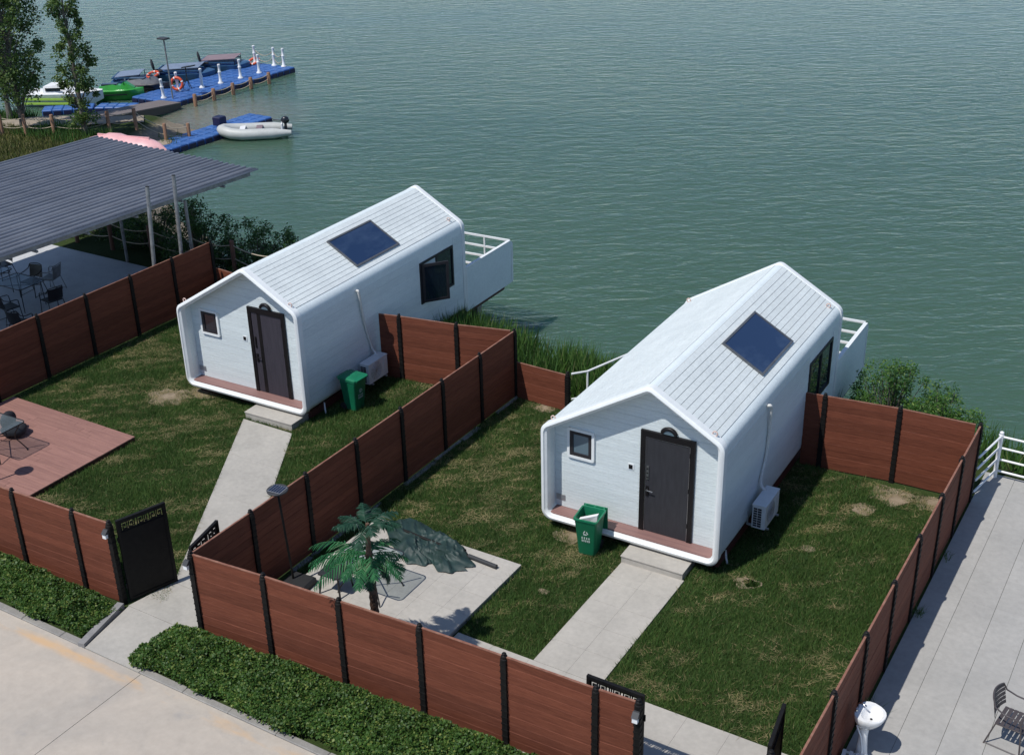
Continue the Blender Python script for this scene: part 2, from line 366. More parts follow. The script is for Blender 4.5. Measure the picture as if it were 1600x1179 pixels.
def offset(pts, d):
    """shrink a counter-clockwise polygon by d"""
    m = len(pts); out = []
    for i in range(m):
        p = Vector(pts[i]); e1 = (p - Vector(pts[i - 1])).normalized(); e2 = (Vector(pts[(i + 1) % m]) - p).normalized()
        n1 = Vector((-e1.y, e1.x)); n2 = Vector((-e2.y, e2.x)); b = (n1 + n2).normalized()
        out.append(tuple(p + b * (d / max(.2, b.dot(n1)))))
    return out
def vnoise(x, y, s, seed=0):
    """smooth lattice noise 0..1 (numpy)"""
    g = np.random.default_rng(seed).random((64, 64)); x = np.asarray(x) * s + 100; y = np.asarray(y) * s + 100
    xi = np.floor(x).astype(int); yi = np.floor(y).astype(int); fx = x - xi; fy = y - yi
    fx = fx * fx * (3 - 2 * fx); fy = fy * fy * (3 - 2 * fy); G = lambda a, b: g[a % 64, b % 64]
    return (G(xi, yi) * (1 - fx) + G(xi + 1, yi) * fx) * (1 - fy) + (G(xi, yi + 1) * (1 - fx) + G(xi + 1, yi + 1) * fx) * fy
def leaves(P, size, up=.35, aspect=.55, rng=RNG, jitter=.35, drop=0):
    """one folded diamond leaf (two triangles as a quad) for every point of P"""
    n = len(P); d = rng.normal(size=(n, 3)); d[:, 2] = d[:, 2] * .6 - drop; d /= np.linalg.norm(d, axis=1)[:, None] + 1e-9
    nn = rng.normal(size=(n, 3)); nn[:, 2] = np.abs(nn[:, 2]) + up; w = np.cross(d, nn); w /= np.linalg.norm(w, axis=1)[:, None] + 1e-9
    s = size * (1 + jitter * (rng.random(n) * 2 - 1)); L = d * s[:, None]; Wd = w * (s * aspect)[:, None] * .5
    V = np.empty((n, 4, 3)); V[:, 0] = P; V[:, 1] = P + L * .45 + Wd; V[:, 2] = P + L; V[:, 3] = P + L * .45 - Wd
    return V.reshape(-1, 3), np.arange(4 * n).reshape(n, 4)
def blades(P, h, wd, lean, rng=RNG, flat=0.):
    """one grass blade (a bent strip of a quad and a tip) for every point"""
    n = len(P); a = rng.random(n) * 2 * np.pi; dirv = np.stack([np.cos(a), np.sin(a), np.zeros(n)], 1); side = np.stack([-np.sin(a), np.cos(a), np.zeros(n)], 1)
    b = rng.random(n) * 2 * np.pi; ld = np.stack([np.cos(b), np.sin(b), np.zeros(n)], 1)
    hh = h * (.6 + .8 * rng.random(n)); ln = lean * hh * (.3 + rng.random(n))
    up = np.zeros((n, 3)); up[:, 2] = hh * (1 - flat)
    V = np.empty((n, 3, 3)); V[:, 0] = P - side * wd * .5; V[:, 1] = P + side * wd * .5; V[:, 2] = P + up + ld * ln[:, None]
    return V.reshape(-1, 3), np.arange(3 * n).reshape(n, 3)

# ------------------------------------------------------------------ ground and lake
WZ = -1.4
SHX = np.array([-400, -120, -60, -52, -47.5, -45, -42.6, -41.2, -38, -33, -27, -22, -18, -15, -12, -9, -6, -3, -1, 60, 400.])
SHY = np.array([34, 36, 37.2, 38.4, 40.2, 42.2, 41.4, 37.4, 34.4, 31, 27.8, 27.4, 27.8, 27.4, 26.9, 26.7, 27.8, 27.7, 26.7, 27.5, 30.])
def gz(x, y):
    x = np.asarray(x, float); y = np.asarray(y, float)
    top = np.interp(x, [-41, -36], [-.45, 0.])
    d = np.full(np.broadcast(x, y).shape, 1e9)
    for i in range(len(SHX) - 1):
        ax, ay, bx, by = SHX[i], SHY[i], SHX[i + 1], SHY[i + 1]; L = (bx - ax) ** 2 + (by - ay) ** 2
        t = np.clip(((x - ax) * (bx - ax) + (y - ay) * (by - ay)) / L, 0, 1); d = np.minimum(d, np.hypot(x - ax - t * (bx - ax), y - ay - t * (by - ay)))
    inside = y < np.interp(x, SHX, SHY); wd = np.interp(x, [-40, -36], [2.2, 3.2])
    s = np.clip(d / wd, 0, 1); s = s * s * (3 - 2 * s)
    z = np.where(inside, WZ - .02 + (top - WZ + .02) * s, WZ - .02 - np.minimum(d * .4, 2.5))
    return z + (vnoise(x, y, .9, 3) - .5) * .10 * np.where(inside & (s > .98), 0., 1.)
xs = np.concatenate([np.linspace(-400, -72, 12), np.arange(-70, 8, .45), np.linspace(10, 400, 14)]); ys = np.concatenate([np.linspace(-200, 4, 10), np.arange(6, 56, .45), np.linspace(60, 300, 8)])
GX, GY = np.meshgrid(xs, ys, indexing='ij'); GZ = gz(GX, GY) - .012
nx, ny = GX.shape; idx = np.arange(nx * ny).reshape(nx, ny)
F = np.stack([idx[:-1, :-1], idx[1:, :-1], idx[1:, 1:], idx[:-1, 1:]], -1).reshape(-1, 4)
go = fastmesh('ground', np.stack([GX, GY, GZ], -1).reshape(-1, 3), F, M_GROUND); struct(go); go.data.shade_smooth()
struct(MB().add([(-2500, -600, WZ), (2500, -600, WZ), (2500, 4000, WZ), (-2500, 4000, WZ)], [(0, 1, 2, 3)]).build('lake_water', M_WATER))

# ------------------------------------------------------------------ road, kerb, paths, terrace
road = struct(thing('road', None, None))
MB().box(-60, 40, -60, 10.545, -.30, -.012).build('bed', KERB, road)
for i in range(-5, 9):
    for y0, y1 in ((5.2, 10.55), (.2, 5.19), (-5., .19), (-60, -5.01)):
        x0 = -14.0 + i * 4.6; MB().box(x0 + .005, x0 + 4.595, y0, y1, -.01, .006).build('concrete_slab', M_ROAD, road)
kb = struct(thing('kerb', None, None)); del kb['kind']; struct(kb)
for a, b in ((-26., -15.48), (-14.05, -3.0)):
    x = a
    while x < b - .05:
        e = min(x + 1.0, b); MB().cbox(x + .002, e - .002, 10.555, 10.69 + random.uniform(-.01, .01), -.05, .032 + random.uniform(-.006, .006), .010).build('kerb_stone', KERBP, kb); x = e
# short returns of the kerb up to the gate posts
MB().bar((-15.44, 10.55, .02), (-15.70, 11.70, .05), .13, .13).build('kerb_stone', KERB, kb)
pth = struct(thing('entrance_path', None, None))
def slab(parent, poly, z0, z1, m, name='slab'): return MB().extz(poly, z0, z1).build(name, m, parent)
slab(pth, [(-15.36, 10.56), (-14.06, 10.56), (-13.93, 11.78), (-15.60, 11.78)], -.08, .024, CONC)
slab(pth, [(-15.62, 11.79), (-13.92, 11.79), (-13.92, 12.72), (-15.43, 12.72)], -.08, .022, CONC)
n = 4
for i in range(n):
    y0 = 12.73 + (18.30 - 12.73) * i / n; y1 = 12.73 + (18.30 - 12.73) * (i + 1) / n - .004
    L = lambda y: -15.42 - (y - 12.73) * (18.75 - 15.42) / (18.25 - 12.73); R = lambda y: min(-13.92, -13.96 - (y - 12.73) * (17.33 - 13.96) / (18.34 - 12.73))
    slab(pth, [(L(y0), y0), (R(y0), y0), (R(y1), y1), (L(y1), y1)], -.08, .020, CONC)
walk = struct(thing('paved_walk', None, None))
for i in range(9):                                        # strip inside the front fence
    x0 = -9.98 + i * .72; x1 = min(x0 + .717, -3.42)
    for j in range(3):
        y0 = 12.0 + j * .705; slab(walk, [(x0, y0), (x1, y0), (x1, y0 + .702), (x0, y0 + .702)], -.06, .020, TILE, 'paving_slab')
for i in range(5):
    for j in range(2):
        x0 = -8.47 + j * .635; y0 = 14.12 + i * .666; slab(walk, [(x0, y0), (x0 + .632, y0), (x0 + .632, y0 + .663), (x0, y0 + .663)], -.06, .020, TILE, 'paving_slab')
plat = struct(thing('paved_terrace', None, None))
MB().box(-13.36, -10.03, 12.10, 16.32, -.05, .052).build('base', KERB, plat)
for i in range(6):
    for j in range(7):
        x0 = -13.37 + i * .558; y0 = 12.10 + j * .604; w = .555
        MB().box(x0, x0 + w, y0, y0 + .601, .054, .085).build('paving_slab', TILE, plat)
ter = struct(thing('lakeside_terrace', None, None))
MB().box(-3.31, 12, 2, 24.18, -2.2, -.022).build('base', KERB, ter)
for i in range(14):
    for j in range(19):
        x0 = -3.30 + i * .60; y0 = 6.0 + j * .957
        x1 = x0 + .594; y1 = min(y0 + .9563, 24.19)
        if x0 > 3.2 and j % 1 == 0 and x0 > 4: continue
        MB().box(x0, x1, y0, y1, -.02, .0).build('stone_slab', SLABM, ter)

# ------------------------------------------------------------------ fences
BH = .150; NB = 11
BOARD = {}
def board_mesh(L, h=BH):
    k = (round(L, 3), h)
    if k not in BOARD:
        b = MB(); t = .012; c = .006
        b.loft([[(x, -t, 0.0), (x, t, 0.0), (x, t, h - c), (x, t - c, h - .001), (x, -t + c, h - .001), (x, -t, h - c)] for x in (0, L)])
        BOARD[k] = b.mesh('board', FENCEW)
    return BOARD[k]
def post_mesh(h):
    b = MB(); w = .047; b.box(-w, w, -w, w, -.02, h - .13)
    for i in range(13):
        z = .08 + i * (h - .3) / 12
        b.box(-w - .007, w + .007, -w - .007, w + .007, z, z + .022)
    return b.mesh('post', POST)
def cap_mesh(h):
    return MB().lathe([(.062, h - .13), (.062, h - .10), (.05, h - .095), (.05, h - .055), (.03, h - .05), (.022, h - .04), (.034, h - .026), (.036, h - .014), (.024, h - .002), (.005, h)], 10).mesh('post_cap', POST, 40)
PM = {}
def fence(label, pts, h=1.78, nb=NB, posts=None, ends=(1, 1)):
    """run of posts at pts (x, y) with boards between"""
    root = thing('fence', label, 'fence', (pts[0][0], pts[0][1], 0)); o = Vector((pts[0][0], pts[0][1], 0))
    if h not in PM: PM[h] = (post_mesh(h), cap_mesh(h))
    for i, p in enumerate(pts):
        q = Vector((p[0], p[1], 0)) - o
        if (i == 0 and not ends[0]) or (i == len(pts) - 1 and not ends[1]) or (posts is not None and not posts[i]): continue
        d = Vector((pts[min(i + 1, len(pts) - 1)][0] - pts[max(i - 1, 0)][0], pts[min(i + 1, len(pts) - 1)][1] - pts[max(i - 1, 0)][1]))
        po = place('post', PM[h][0], root, q, math.atan2(d.y, d.x)); place('post_cap', PM[h][1], po)
    for a, b in zip(pts[:-1], pts[1:]):
        va = Vector((a[0], a[1], 0)); vb = Vector((b[0], b[1], 0)); d = vb - va; L = d.length; d.normalize(); g = .046
        for k in range(nb):
            j = random.uniform(-.003, .003); nrm = Vector((-d.y, d.x, 0)) * j
            place('board', board_mesh(L - 2 * g), root, va + d * g - o + nrm + Vector((0, 0, .020 + k * (BH + .0035) + random.uniform(-.001, .001))), math.atan2(d.y, d.x))
        MB().box(0, L - 2 * g, -.016, .016, 0, .014).build('top_strip', EDGEW, root, loc=va + d * g - o + Vector((0, 0, .021 + nb * (BH + .0035))), rz=math.atan2(d.y, d.x))
    return root
Fp = [(-21.24, 11.60), (-19.73, 11.65), (-18.21, 11.71), (-16.67, 11.78), (-15.77, 11.82)]
fence('red-brown board fence before the wooden deck, left of the open black gate', [(-24.6, 11.5), (-22.75, 11.55)] + Fp)
fence('red-brown board fence along the hedge in front of the palm', [(-13.815, 11.84), (-12.31, 11.96), (-10.8, 12.04), (-9.3, 12.13), (-7.81, 12.18), (-6.30, 12.22), (-5.65, 12.26)])
dvf = fence('dividing board fence between the two cabin yards', [(-13.815, 11.84)] + [(-13.815, 11.81 + 1.512 * k) for k in range(1, 8)], ends=(0, 1))
rgf = random.Random(5); yf = .1
while yf < 10.4:
    ln = rgf.uniform(.5, 1.3)
    if rgf.random() < .75: MB().cbox(.03, .10 + rgf.uniform(0, .05), yf, yf + ln, -.03, .025 + rgf.uniform(-.01, .012), .01).build('footing', KERB, dvf)
    yf += ln + .05
fence('board fence beside the pale lakeside terrace, along the right yard', [(-3.353, 12.27)] + [(-3.353, 10.755 + 1.512 * k) for k in range(2, 9)])
fence('dark shaded board fence between left yard and canopy patio', [(-24.632, 16.045 + 1.512 * k) for k in range(-3, 6)])
c1 = bp(622.9, 490, 1.78); c2 = bp(712.5, 503, 1.78)
fence('short board fence behind the bin joining left cabin to the dividing fence', [(-17.30, c1.y - .12), (c1.x, c1.y), (c2.x, c2.y), (-13.86, 22.39)], ends=(0, 0))
b1 = bp(1290.5, 614, 1.78); b2 = bp(1408, 633.8, 1.78)
fence('short board fence between right cabin and the terrace corner', [(-6.86, b1.y - .05), (b1.x, b1.y), (b2.x, b2.y), (-3.40, 22.85)], ends=(0, 0))
fence('low board fence panel left of the white railing, by the reeds', [(-13.77, 22.36), (-12.33, 22.30)], h=1.05, nb=6, ends=(0, 1))
fence('board fence closing the back corner behind the left cabin', [(-24.58, 23.62), (-22.75, 23.4), (-20.95, 23.2)], h=1.05, nb=6, ends=(0, 0))

# gates -----------------------------------------------------------------
FRET = ['#####.#.#####',
        '#...#.#.#...#',
        '#.#.#.#.#.#.#',
        '#.###.#.###.#',
        '#.....#.....#']
def gate_leaf(label, hinge, tip, h=1.74):
    hv = Vector((hinge[0], hinge[1], 0)); tv = Vector((tip[0], tip[1], 0)); L = (tv - hv).length; rz = math.atan2(tv.y - hv.y, tv.x - hv.x)
    g = thing('gate_leaf', label, 'gate', hv, rz, 'black metal gate leaves')
    f = MB(); t = .026
    f.box(.03, .085, -t, t, .03, h); f.box(L - .055, L, -t, t, .03, h); f.box(.085, L - .055, -t, t, h - .06, h - .002); f.box(.085, L - .055, -t, t, .032, .09)
    f.box(.085, L - .055, -t * .9, t * .9, h - .30, h - .265); f.build('frame', POST, g)
    MB().box(.085, L - .055, -.012, .012, .09, h - .30).build('panel', POST, g)
    fr = MB(); z0 = h - .265; z1 = h - .06; x0 = .085; x1 = L - .055; cw = (x1 - x0) / 46; ch = (z1 - z0) / 7
    rows = ['.' * 46] + [''] * 5 + ['.' * 46]
    pat = [('..' + r + '.##.' + r[:9] + '.##.' + r)[:46].ljust(46, '.') for r in FRET]
    hole = [[False] * 46 for _ in range(7)]
    for j, r in enumerate(pat):
        for i, c in enumerate(r): hole[j + 1][i] = (c == '#')
    for j in range(7):
        i = 0
        while i < 46:
            if not hole[j][i]:
                k = i
                while k < 46 and not hole[j][k]: k += 1
                fr.box(x0 + i * cw, x0 + k * cw, -.008, .008, z1 - (j + 1) * ch, z1 - j * ch); i = k
            else: i += 1
    fr.build('fret_band', POST, g)
    for z in (.3, h - .45): MB().tube([(.015, 0, z), (.015, 0, z + .1)], .016, 8).build('hinge', POST, g)
    return g
def wall_light(label, x, y, z, rz):
    t = thing('post_light', label, 'lamp', (x, y, z), rz, 'small solar lights on the gate posts')
    MB().box(-.045, .045, -.03, .0, -.02, .10).build('back_plate', LAMPG, t)
    MB().add([(-.05, -.03, .10), (.05, -.03, .10), (.05, -.10, .03), (-.05, -.10, .03), (-.05, -.03, .02), (.05, -.03, .02)], [(0, 1, 2, 3), (4, 3, 2, 5), (0, 3, 4), (1, 5, 2), (0, 4, 5, 1)]).build('hood', LAMPG, t)
    MB().box(-.04, .04, -.085, -.032, -.06, .018).build('diffuser', FOAM, t)
gate_leaf('open black gate leaf standing across the left path', (-15.70, 11.88), (-15.40, 12.80))
gate_leaf('black gate leaf folded back beside the dividing fence', (-13.93, 11.92), (-14.14, 12.82))
gate_leaf('black gate leaf folded flat behind the front fence, by the right walk', (-5.60, 12.40), (-6.54, 12.40))
gate_leaf('black gate leaf seen edge-on at the bottom of the photo', (-3.76, 12.30), (-3.88, 13.22))
gp = thing('gate_post', 'black gate post at the bottom end of the terrace fence', 'post', (-3.70, 12.22, 0)); place('post', PM[1.78][0], gp); place('post_cap', PM[1.78][1], gp)
wall_light('small light on the gate post left of the open gate', -15.79, 11.77, 1.52, .05)
wall_light('small light on the gate post right of the left entrance', -13.85, 11.79, 1.52, .05)
wall_light('small light on the gate post beside the fretwork gate', -5.65, 12.21, 1.50, .05)

# ------------------------------------------------------------------ cabins
SEC = [(-1.825, 0.), (1.825, 0.), (1.825, 2.52), (.37, 3.36), (-1.825, 2.03)]     # seen from the front
SRAD = [.20, .20, .22, .16, .22]
HL = 7.0
def roofpt(t, side):                                   # along a slope from ridge (0) to eave (1)
    a = Vector((.37, 3.36)); b = Vector((1.825, 2.52)) if side > 0 else Vector((-1.825, 2.03)); return a.lerp(b, t), (b - a)
def cabin(label, loc, rz, door, win_open):
    c = thing('cabin', label, 'cabin', loc, rz, 'white gabled cabins')
    outer = rpoly(SEC, SRAD)
    sh = MB(); inn = rpoly(offset(SEC, .10), [.12, .12, .14, .10, .14])
    # shell: tube with thickness, closed by walls
    n = len(outer); rings = []
    vs = [(x, .06, z) for x, z in outer] + [(x, HL, z) for x, z in outer] + [(x, HL, z) for x, z in inn] + [(x, .06, z) for x, z in inn]
    fs = []
    for i in range(n):
        j = (i + 1) % n; fs += [(j, i, n + i, n + j), (n + j, n + i, 2 * n + i, 2 * n + j), (2 * n + j, 2 * n + i, 3 * n + i, 3 * n + j), (3 * n + j, 3 * n + i, i, j)]
    shell = sh.add(vs, fs).build('shell', WHITE, c, 40)
    # thick rounded rims at both ends
    for y0, y1, nm in ((-.02, .16, 'front_rim'), (HL - .10, HL + .05, 'rear_rim')):
        o2 = rpoly(offset(SEC, -.020), [.215, .215, .235, .175, .235]); i2 = rpoly(offset(SEC, .105), [.12, .12, .14, .10, .14])
        prof = [(0, y0 + .03), (.25, y0 + .004), (.55, y0), (.62, y0 + .022), (.8, y0 + .03), (1, y0 + .05)]
        rg = []
        rows = [[(a[0] + (b[0] - a[0]) * w, y, a[1] + (b[1] - a[1]) * w) for a, b in zip(o2, i2)] for w, y in prof]
        rows.append([(b[0], y1, b[1]) for b in i2]); rows = [[(a[0], y1, a[1]) for a in o2]] + rows + [[(a[0], y1, a[1]) for a in o2]]
        m = MB(); m.loft([list(reversed(r)) for r in rows], cap=False); m.build(nm, RIM, c, 50)
    # roof panels, seams between them
    for side, np_, gap in ((1, 11, .010), (-1, 15, .0065)):
        a, d = roofpt(0, side); Ls = d.length; t0 = .105 / Ls; t1 = 1 - .15 / Ls; dn = d.normalized(); nv = Vector((-dn.y, dn.x)) * (1 if side > 0 else -1)
        w = (t1 - t0) / np_
        for k in range(np_):
            p = a + d * (t0 + k * w) + dn * gap / 2; q = a + d * (t0 + (k + 1) * w) - dn * gap / 2; th = .012 if side > 0 else .008; pr_ = nv * th; ch = dn * .003
            poly = [p - nv * .004, q - nv * .004, q + pr_ * .8, q + pr_ - ch, p + pr_ + ch, p + pr_ * .8]
            if side < 0: poly = poly[::-1]
            y0, y1 = .165, HL - .105
            if side > 0:      # leave the skylight's opening
                MB().ext([tuple(v) for v in poly][::-1], y0, y1).build('roof_panel', ROOFW, c)
            else: MB().ext([tuple(v) for v in poly][::-1], y0, y1).build('roof_panel', ROOFW, c)
        s0 = a + d * (t0 - .002); s1 = a + d * (t1 + .002)
        if True:
            poly = [s0 - nv * .001, s1 - nv * .001, s1 + nv * .0025, s0 + nv * .0025]
            MB().ext([tuple(v) for v in poly][::(-1 if side > 0 else 1)], .166, HL - .106).build('seam_backing', SEAM, c)
    # side planks
    for sx, hmax in ((1, 2.52), (-1, 2.03)):
        z0 = .23; z1 = hmax - .24; k = 10 if sx > 0 else 8; w = (z1 - z0) / k
        for i in range(k):
            a = z0 + i * w; b = a + w - .005; x0, x1 = sorted((sx * 1.822, sx * 1.832))
            segs = [(.165, HL - .105)]
            if sx > 0 and b > .96 and a < 2.10: segs = [(.165, 4.86), (6.46, HL - .105)]
            for ya, yb in segs:
                MB().add([(sx * 1.815, ya, a), (sx * 1.815, yb, a), (sx * 1.834, yb, a + .004), (sx * 1.834, ya, a + .004), (sx * 1.830, ya, b), (sx * 1.830, yb, b), (sx * 1.815, ya, b), (sx * 1.815, yb, b)],
                         [(0, 1, 2, 3), (3, 2, 5, 4), (4, 5, 7, 6), (0, 3, 4, 6), (1, 7, 5, 2)][::1]).build('side_plank', SIDING, c)
    # recessed front wall of planks, floor board
    wy = .36
    inner = offset(SEC, .10)
    MB().ext(rpoly(offset(SEC, .098), [.12, .12, .14, .10, .14]), wy + .012, wy + .05).build('wall_backing', WHITE, c)
    def xr(z):  # inner wall limits at height z
        xl = -1.725; x_r = 1.725; sl = (2.52 - 3.36) / (1.825 - .37); sl2 = (3.36 - 2.03) / (.37 + 1.825)
        zr = 3.36 + sl * (x_r - .37) - .12; zl = 2.03 + sl2 * (xl + 1.825) - .12
        if z > zr: x_r = .37 + (z + .12 - 3.36) / sl
        if z > zl: xl = -1.825 + (z + .12 - 2.03) / sl2
        return xl, x_r
    for i in range(16):
        a = .12 + i * .199; b = a + .194; la, ra = xr(a); lb, rb = xr(min(b, 3.2))
        if ra - la < .1: break
        if rb - lb < .02: lb = rb = .37; b = 3.22
        MB().add([(la, wy, a), (ra, wy, a), (rb, wy, b), (lb, wy, b), (la, wy + .02, a), (ra, wy + .02, a), (rb, wy + .02, b), (lb, wy + .02, b)],
                 [(0, 1, 2, 3), (1, 0, 4, 5), (2, 6, 7, 3), (0, 3, 7, 4), (1, 5, 6, 2)]).build('wall_plank', SIDING, c)
    MB().box(-1.70, 1.70, .06, wy - .004, .10, .135).build('threshold_board', FLOORW, c)
    MB().ext(rpoly(offset(SEC, .098), [.12, .12, .14, .10, .14]), HL - .5, HL - .45).build('rear_wall', WHITE, c)
    MB().box(-1.3, 1.2, HL - .46, HL - .42, .15, 2.2).build('balcony_door', GLASS, c)
    # door
    d = MB(); x0, x1, z0, z1 = .10, 1.18, .137, 2.30; fy = wy - .05
    d.box(x0, x0 + .095, fy, wy, z0, z1); d.box(x1 - .095, x1, fy, wy, z0, z1); d.box(x0 + .095, x1 - .095, fy - .003, wy, z1 - .12, z1 + .002)
    df = d.build('door_frame', DOORBLK, c)
    lf = MB().box(x0 + .10, x1 - .10, wy - .032, wy - .002, z0 + .01, z1 - .125).build('door', DOORGREY if door == 'plain' else DOORWOOD, c)
    if door == 'plain':
        e = MB(); e.box(x0 + .098, x0 + .106, wy - .036, wy - .03, z0 + .02, z1 - .14); e.box(x1 - .106, x1 - .098, wy - .036, wy - .03, z0 + .02, z1 - .14)
        e.box(x0 + .106, x1 - .106, wy - .036, wy - .03, z1 - .142, z1 - .134); e.build('edge_strip', SILVER, lf)
    else:
        MB().box(x0 + .27, x0 + .37, wy - .037, wy - .03, z0 + .02, z1 - .13).build('black_band', DOORBLK, lf)
    hx = x0 + .16
    MB().box(hx - .022, hx + .022, wy - .050, wy - .034, 1.28, 1.56).build('lock_plate', SILVER if door == 'plain' else DOORBLK, lf)
    for zz in (1.33, 1.42, 1.51): MB().lathe([(.014, 0), (.016, .012), (.008, .014)], 8).build('lock_button', DOORBLK, lf, loc=(hx, wy - .050, zz)).rotation_euler.x = math.pi / 2
    MB().box(hx - .028, hx + .028, wy - .052, wy - .034, .92, 1.13).build('handle_plate', DOORBLK, lf)
    MB().tube([(hx, wy - .05, 1.06), (hx, wy - .09, 1.06), (hx + .03, wy - .095, 1.06), (hx + .13, wy - .095, 1.058)], .011, 8).build('handle', SILVER if door == 'plain' else DOORBLK, lf, 40)
    for zz in (.45, 1.2, 1.95): MB().tube([(x1 - .092, wy - .045, zz), (x1 - .092, wy - .045, zz + .09)], .012, 8).build('hinge', DOORBLK, df)
    # little window
    x0, x1, z0, z1 = -1.44, -.86, 1.31, 1.96
    rect = lambda i: [(x0 + i, z0 + i), (x1 - i, z0 + i), (x1 - i, z1 - i), (x0 + i, z1 - i)]
    def ring(o_, i_, ya, yb):
        m = MB(); k = len(o_); vs = [(x, ya, z) for x, z in o_] + [(x, ya, z) for x, z in i_] + [(x, yb, z) for x, z in o_] + [(x, yb, z) for x, z in i_]
        for i in range(k):
            j = (i + 1) % k; m.f += [(i, j, k + j, k + i), (j, i, 2 * k + i, 2 * k + j), (k + i, k + j, 3 * k + j, 3 * k + i)]
        m.v = vs; return m
    w = ring(rpoly(rect(0), .05, 4), rpoly(rect(.055), .004, 4), wy - .045, wy).build('window', RIM, c)
    ring(rect(.055), rect(.125), wy - .035, wy).build('sash', WINFR, w)
    MB().box(x0 + .125, x1 - .125, wy - .014, wy - .002, z0 + .125, z1 - .125).build('pane', GLASSF if door == 'plain' else GLASS, w)
    # switch box, vent plate, pipe stub, dome lamp
    sb = MB().box(-.16, -.04, wy - .012, wy - .001, 1.37, 1.50).build('switch_box', RIM, c); MB().box(-.142, -.066, wy - .02, wy - .011, 1.39, 1.475).build('switch_plate', DOORBLK, sb)
    vp = MB().box(-1.70, -1.50, wy - .010, wy - .001, .27, .40).build('vent_plate', ALU, c)
    for zz in (.30, .325, .35, .375): MB().box(-1.685, -1.515, wy - .016, wy - .009, zz, zz + .012).build('louvre', SILVER, vp)
    dl = MB(); rg = []
    for k in range(6):
        a = math.pi / 2 * k / 5; r = .155 * math.cos(a); rg.append((max(r, .01), .085 * math.sin(a)))
    lamp = MB().tube([(.135 * math.cos(t), -.06, .115 * math.sin(t)) for t in [math.pi * k / 12 for k in range(13)]], [.022] + [.040] * 11 + [.022], 8).build('arch_lamp', DOORBLK, c, 50, loc=(.66, wy + .012, 2.325))
    MB().ext([(.125 * math.cos(t), .105 * math.sin(t)) for t in [math.pi * k / 12 for k in range(13)]], -.075, -.02).build('diffuser', GLASSF, lamp)
    MB().box(-.05, .05, -.025, -.008, .02, .08).build('bracket', WINFR, lamp)
    # skylight on the right slope
    a, dd = roofpt(0, 1); dn = dd.normalized(); nv = Vector((-dn.y, dn.x))
    def sp(u, h): p = a + dn * u + nv * h; return p.x, p.y
    u0, u1, y0, y1 = .36, 1.36, 2.68, 4.46
    fr = MB(); w = .045
    for (ua, ub, ya, yb) in ((u0, u1, y0, y0 + w), (u0, u1, y1 - w, y1), (u0, u0 + w, y0 + w, y1 - w), (u1 - w, u1, y0 + w, y1 - w)):
        fr.ext([sp(ua, .005), sp(ua, .05), sp(ub, .05), sp(ub, .005)][::1], ya, yb)
    sk = fr.build('skylight', SKYFR, c)
    MB().ext([sp(u0 + w, .016), sp(u0 + w, .036), sp(u1 - w, .036), sp(u1 - w, .016)], y0 + w, y1 - w).build('pane', SKYGL, sk)
    # side window
    x = 1.834; y0, y1, z0, z1 = 4.88, 6.44, .97, 2.09
    wn_ = MB(); t = .06
    for ya, yb, za, zb in ((y0, y1, z0, z0 + t), (y0, y1, z1 - t, z1), (y0, y0 + t, z0 + t, z1 - t), (y1 - t, y1, z0 + t, z1 - t), ((y0 + y1) / 2 - t / 2, (y0 + y1) / 2 + t / 2, z0 + t, z1 - t)):
        wn_.box(x - .02, x + .022, ya, yb, za, zb)
    sw = wn_.build('side_window', WINFR, c)
    MB().box(x - .035, x - .005, (y0 + y1) / 2 + .03, y1 - .06, z0 + .06, z1 - .06).build('pane', GLASS, sw)
    if not win_open: MB().box(x - .034, x - .004, y0 + .06, (y0 + y1) / 2 - .03, z0 + .06, z1 - .06).build('pane', GLASS, sw)
    else:
        MB().box(x - .036, x - .03, y0 + .06, (y0 + y1) / 2 - .03, z0 + .06, z1 - .06).build('dark_room_sheet', ACDK, sw)  # near-black sheet, its colour standing in for the unlit room
        lw = .72; q = MB()
        for ya, yb, za, zb in ((0, lw, 0, .07), (0, lw, .97, 1.04), (0, .07, .07, .97), (lw - .07, lw, .07, .97)): q.box(-.02, .02, ya, yb, za, zb)
        cs = q.build('casement', WINFR, c, loc=(x + .03, y0 + .05, z0 + .04), rz=-math.radians(38)); MB().box(-.006, .006, .07, lw - .07, .07, .97).build('pane', GLASS, cs)
    # balcony over the water
    by0, by1 = HL + .055, HL + 2.65
    for sx in (1, -1):
        m = MB(); pr_ = rpoly([(by0, -.06), (by1, -.06), (by1, 1.20), (by0, 1.20)], [.0, .06, .14, .0], 5)
        X0, X1 = (1.75, 1.815) if sx > 0 else (-1.815, -1.75)
        k = len(pr_); m.add([(X0, y, z) for y, z in pr_] + [(X1, y, z) for y, z in pr_], [tuple(range(k))[::-1], tuple(range(k, 2 * k))] + [(i, (i + 1) % k, k + (i + 1) % k, k + i) for i in range(k)])
        bpn = m.build('balcony_panel', WHITE, c)
        if sx > 0:
            MB().box(1.74, 1.83, by0 + .01, by1 - .15, 1.201, 1.235).build('handrail', RIM, bpn)
            MB().box(1.816, 1.826, by0 + .03, by0 + .09, 0., 1.18).build('trim', RIM, bpn); MB().box(1.816, 1.826, by1 - .10, by1 - .04, 0.02, 1.05).build('trim', RIM, bpn)
    rl = MB()
    for z in (.28, .58, .88, 1.19): rl.bar((-1.75, by1 - .06, z), (1.75, by1 - .06, z), .05, .05)
    for x in (-.9, 0., .9): rl.bar((x, by1 - .06, .02), (x, by1 - .06, 1.17), .04, .04)
    rl.build('balcony_rail', RIM, c); MB().box(-1.745, 1.745, by0, by1 - .1, -.04, .02).build('balcony_floor', FLOORW, c)
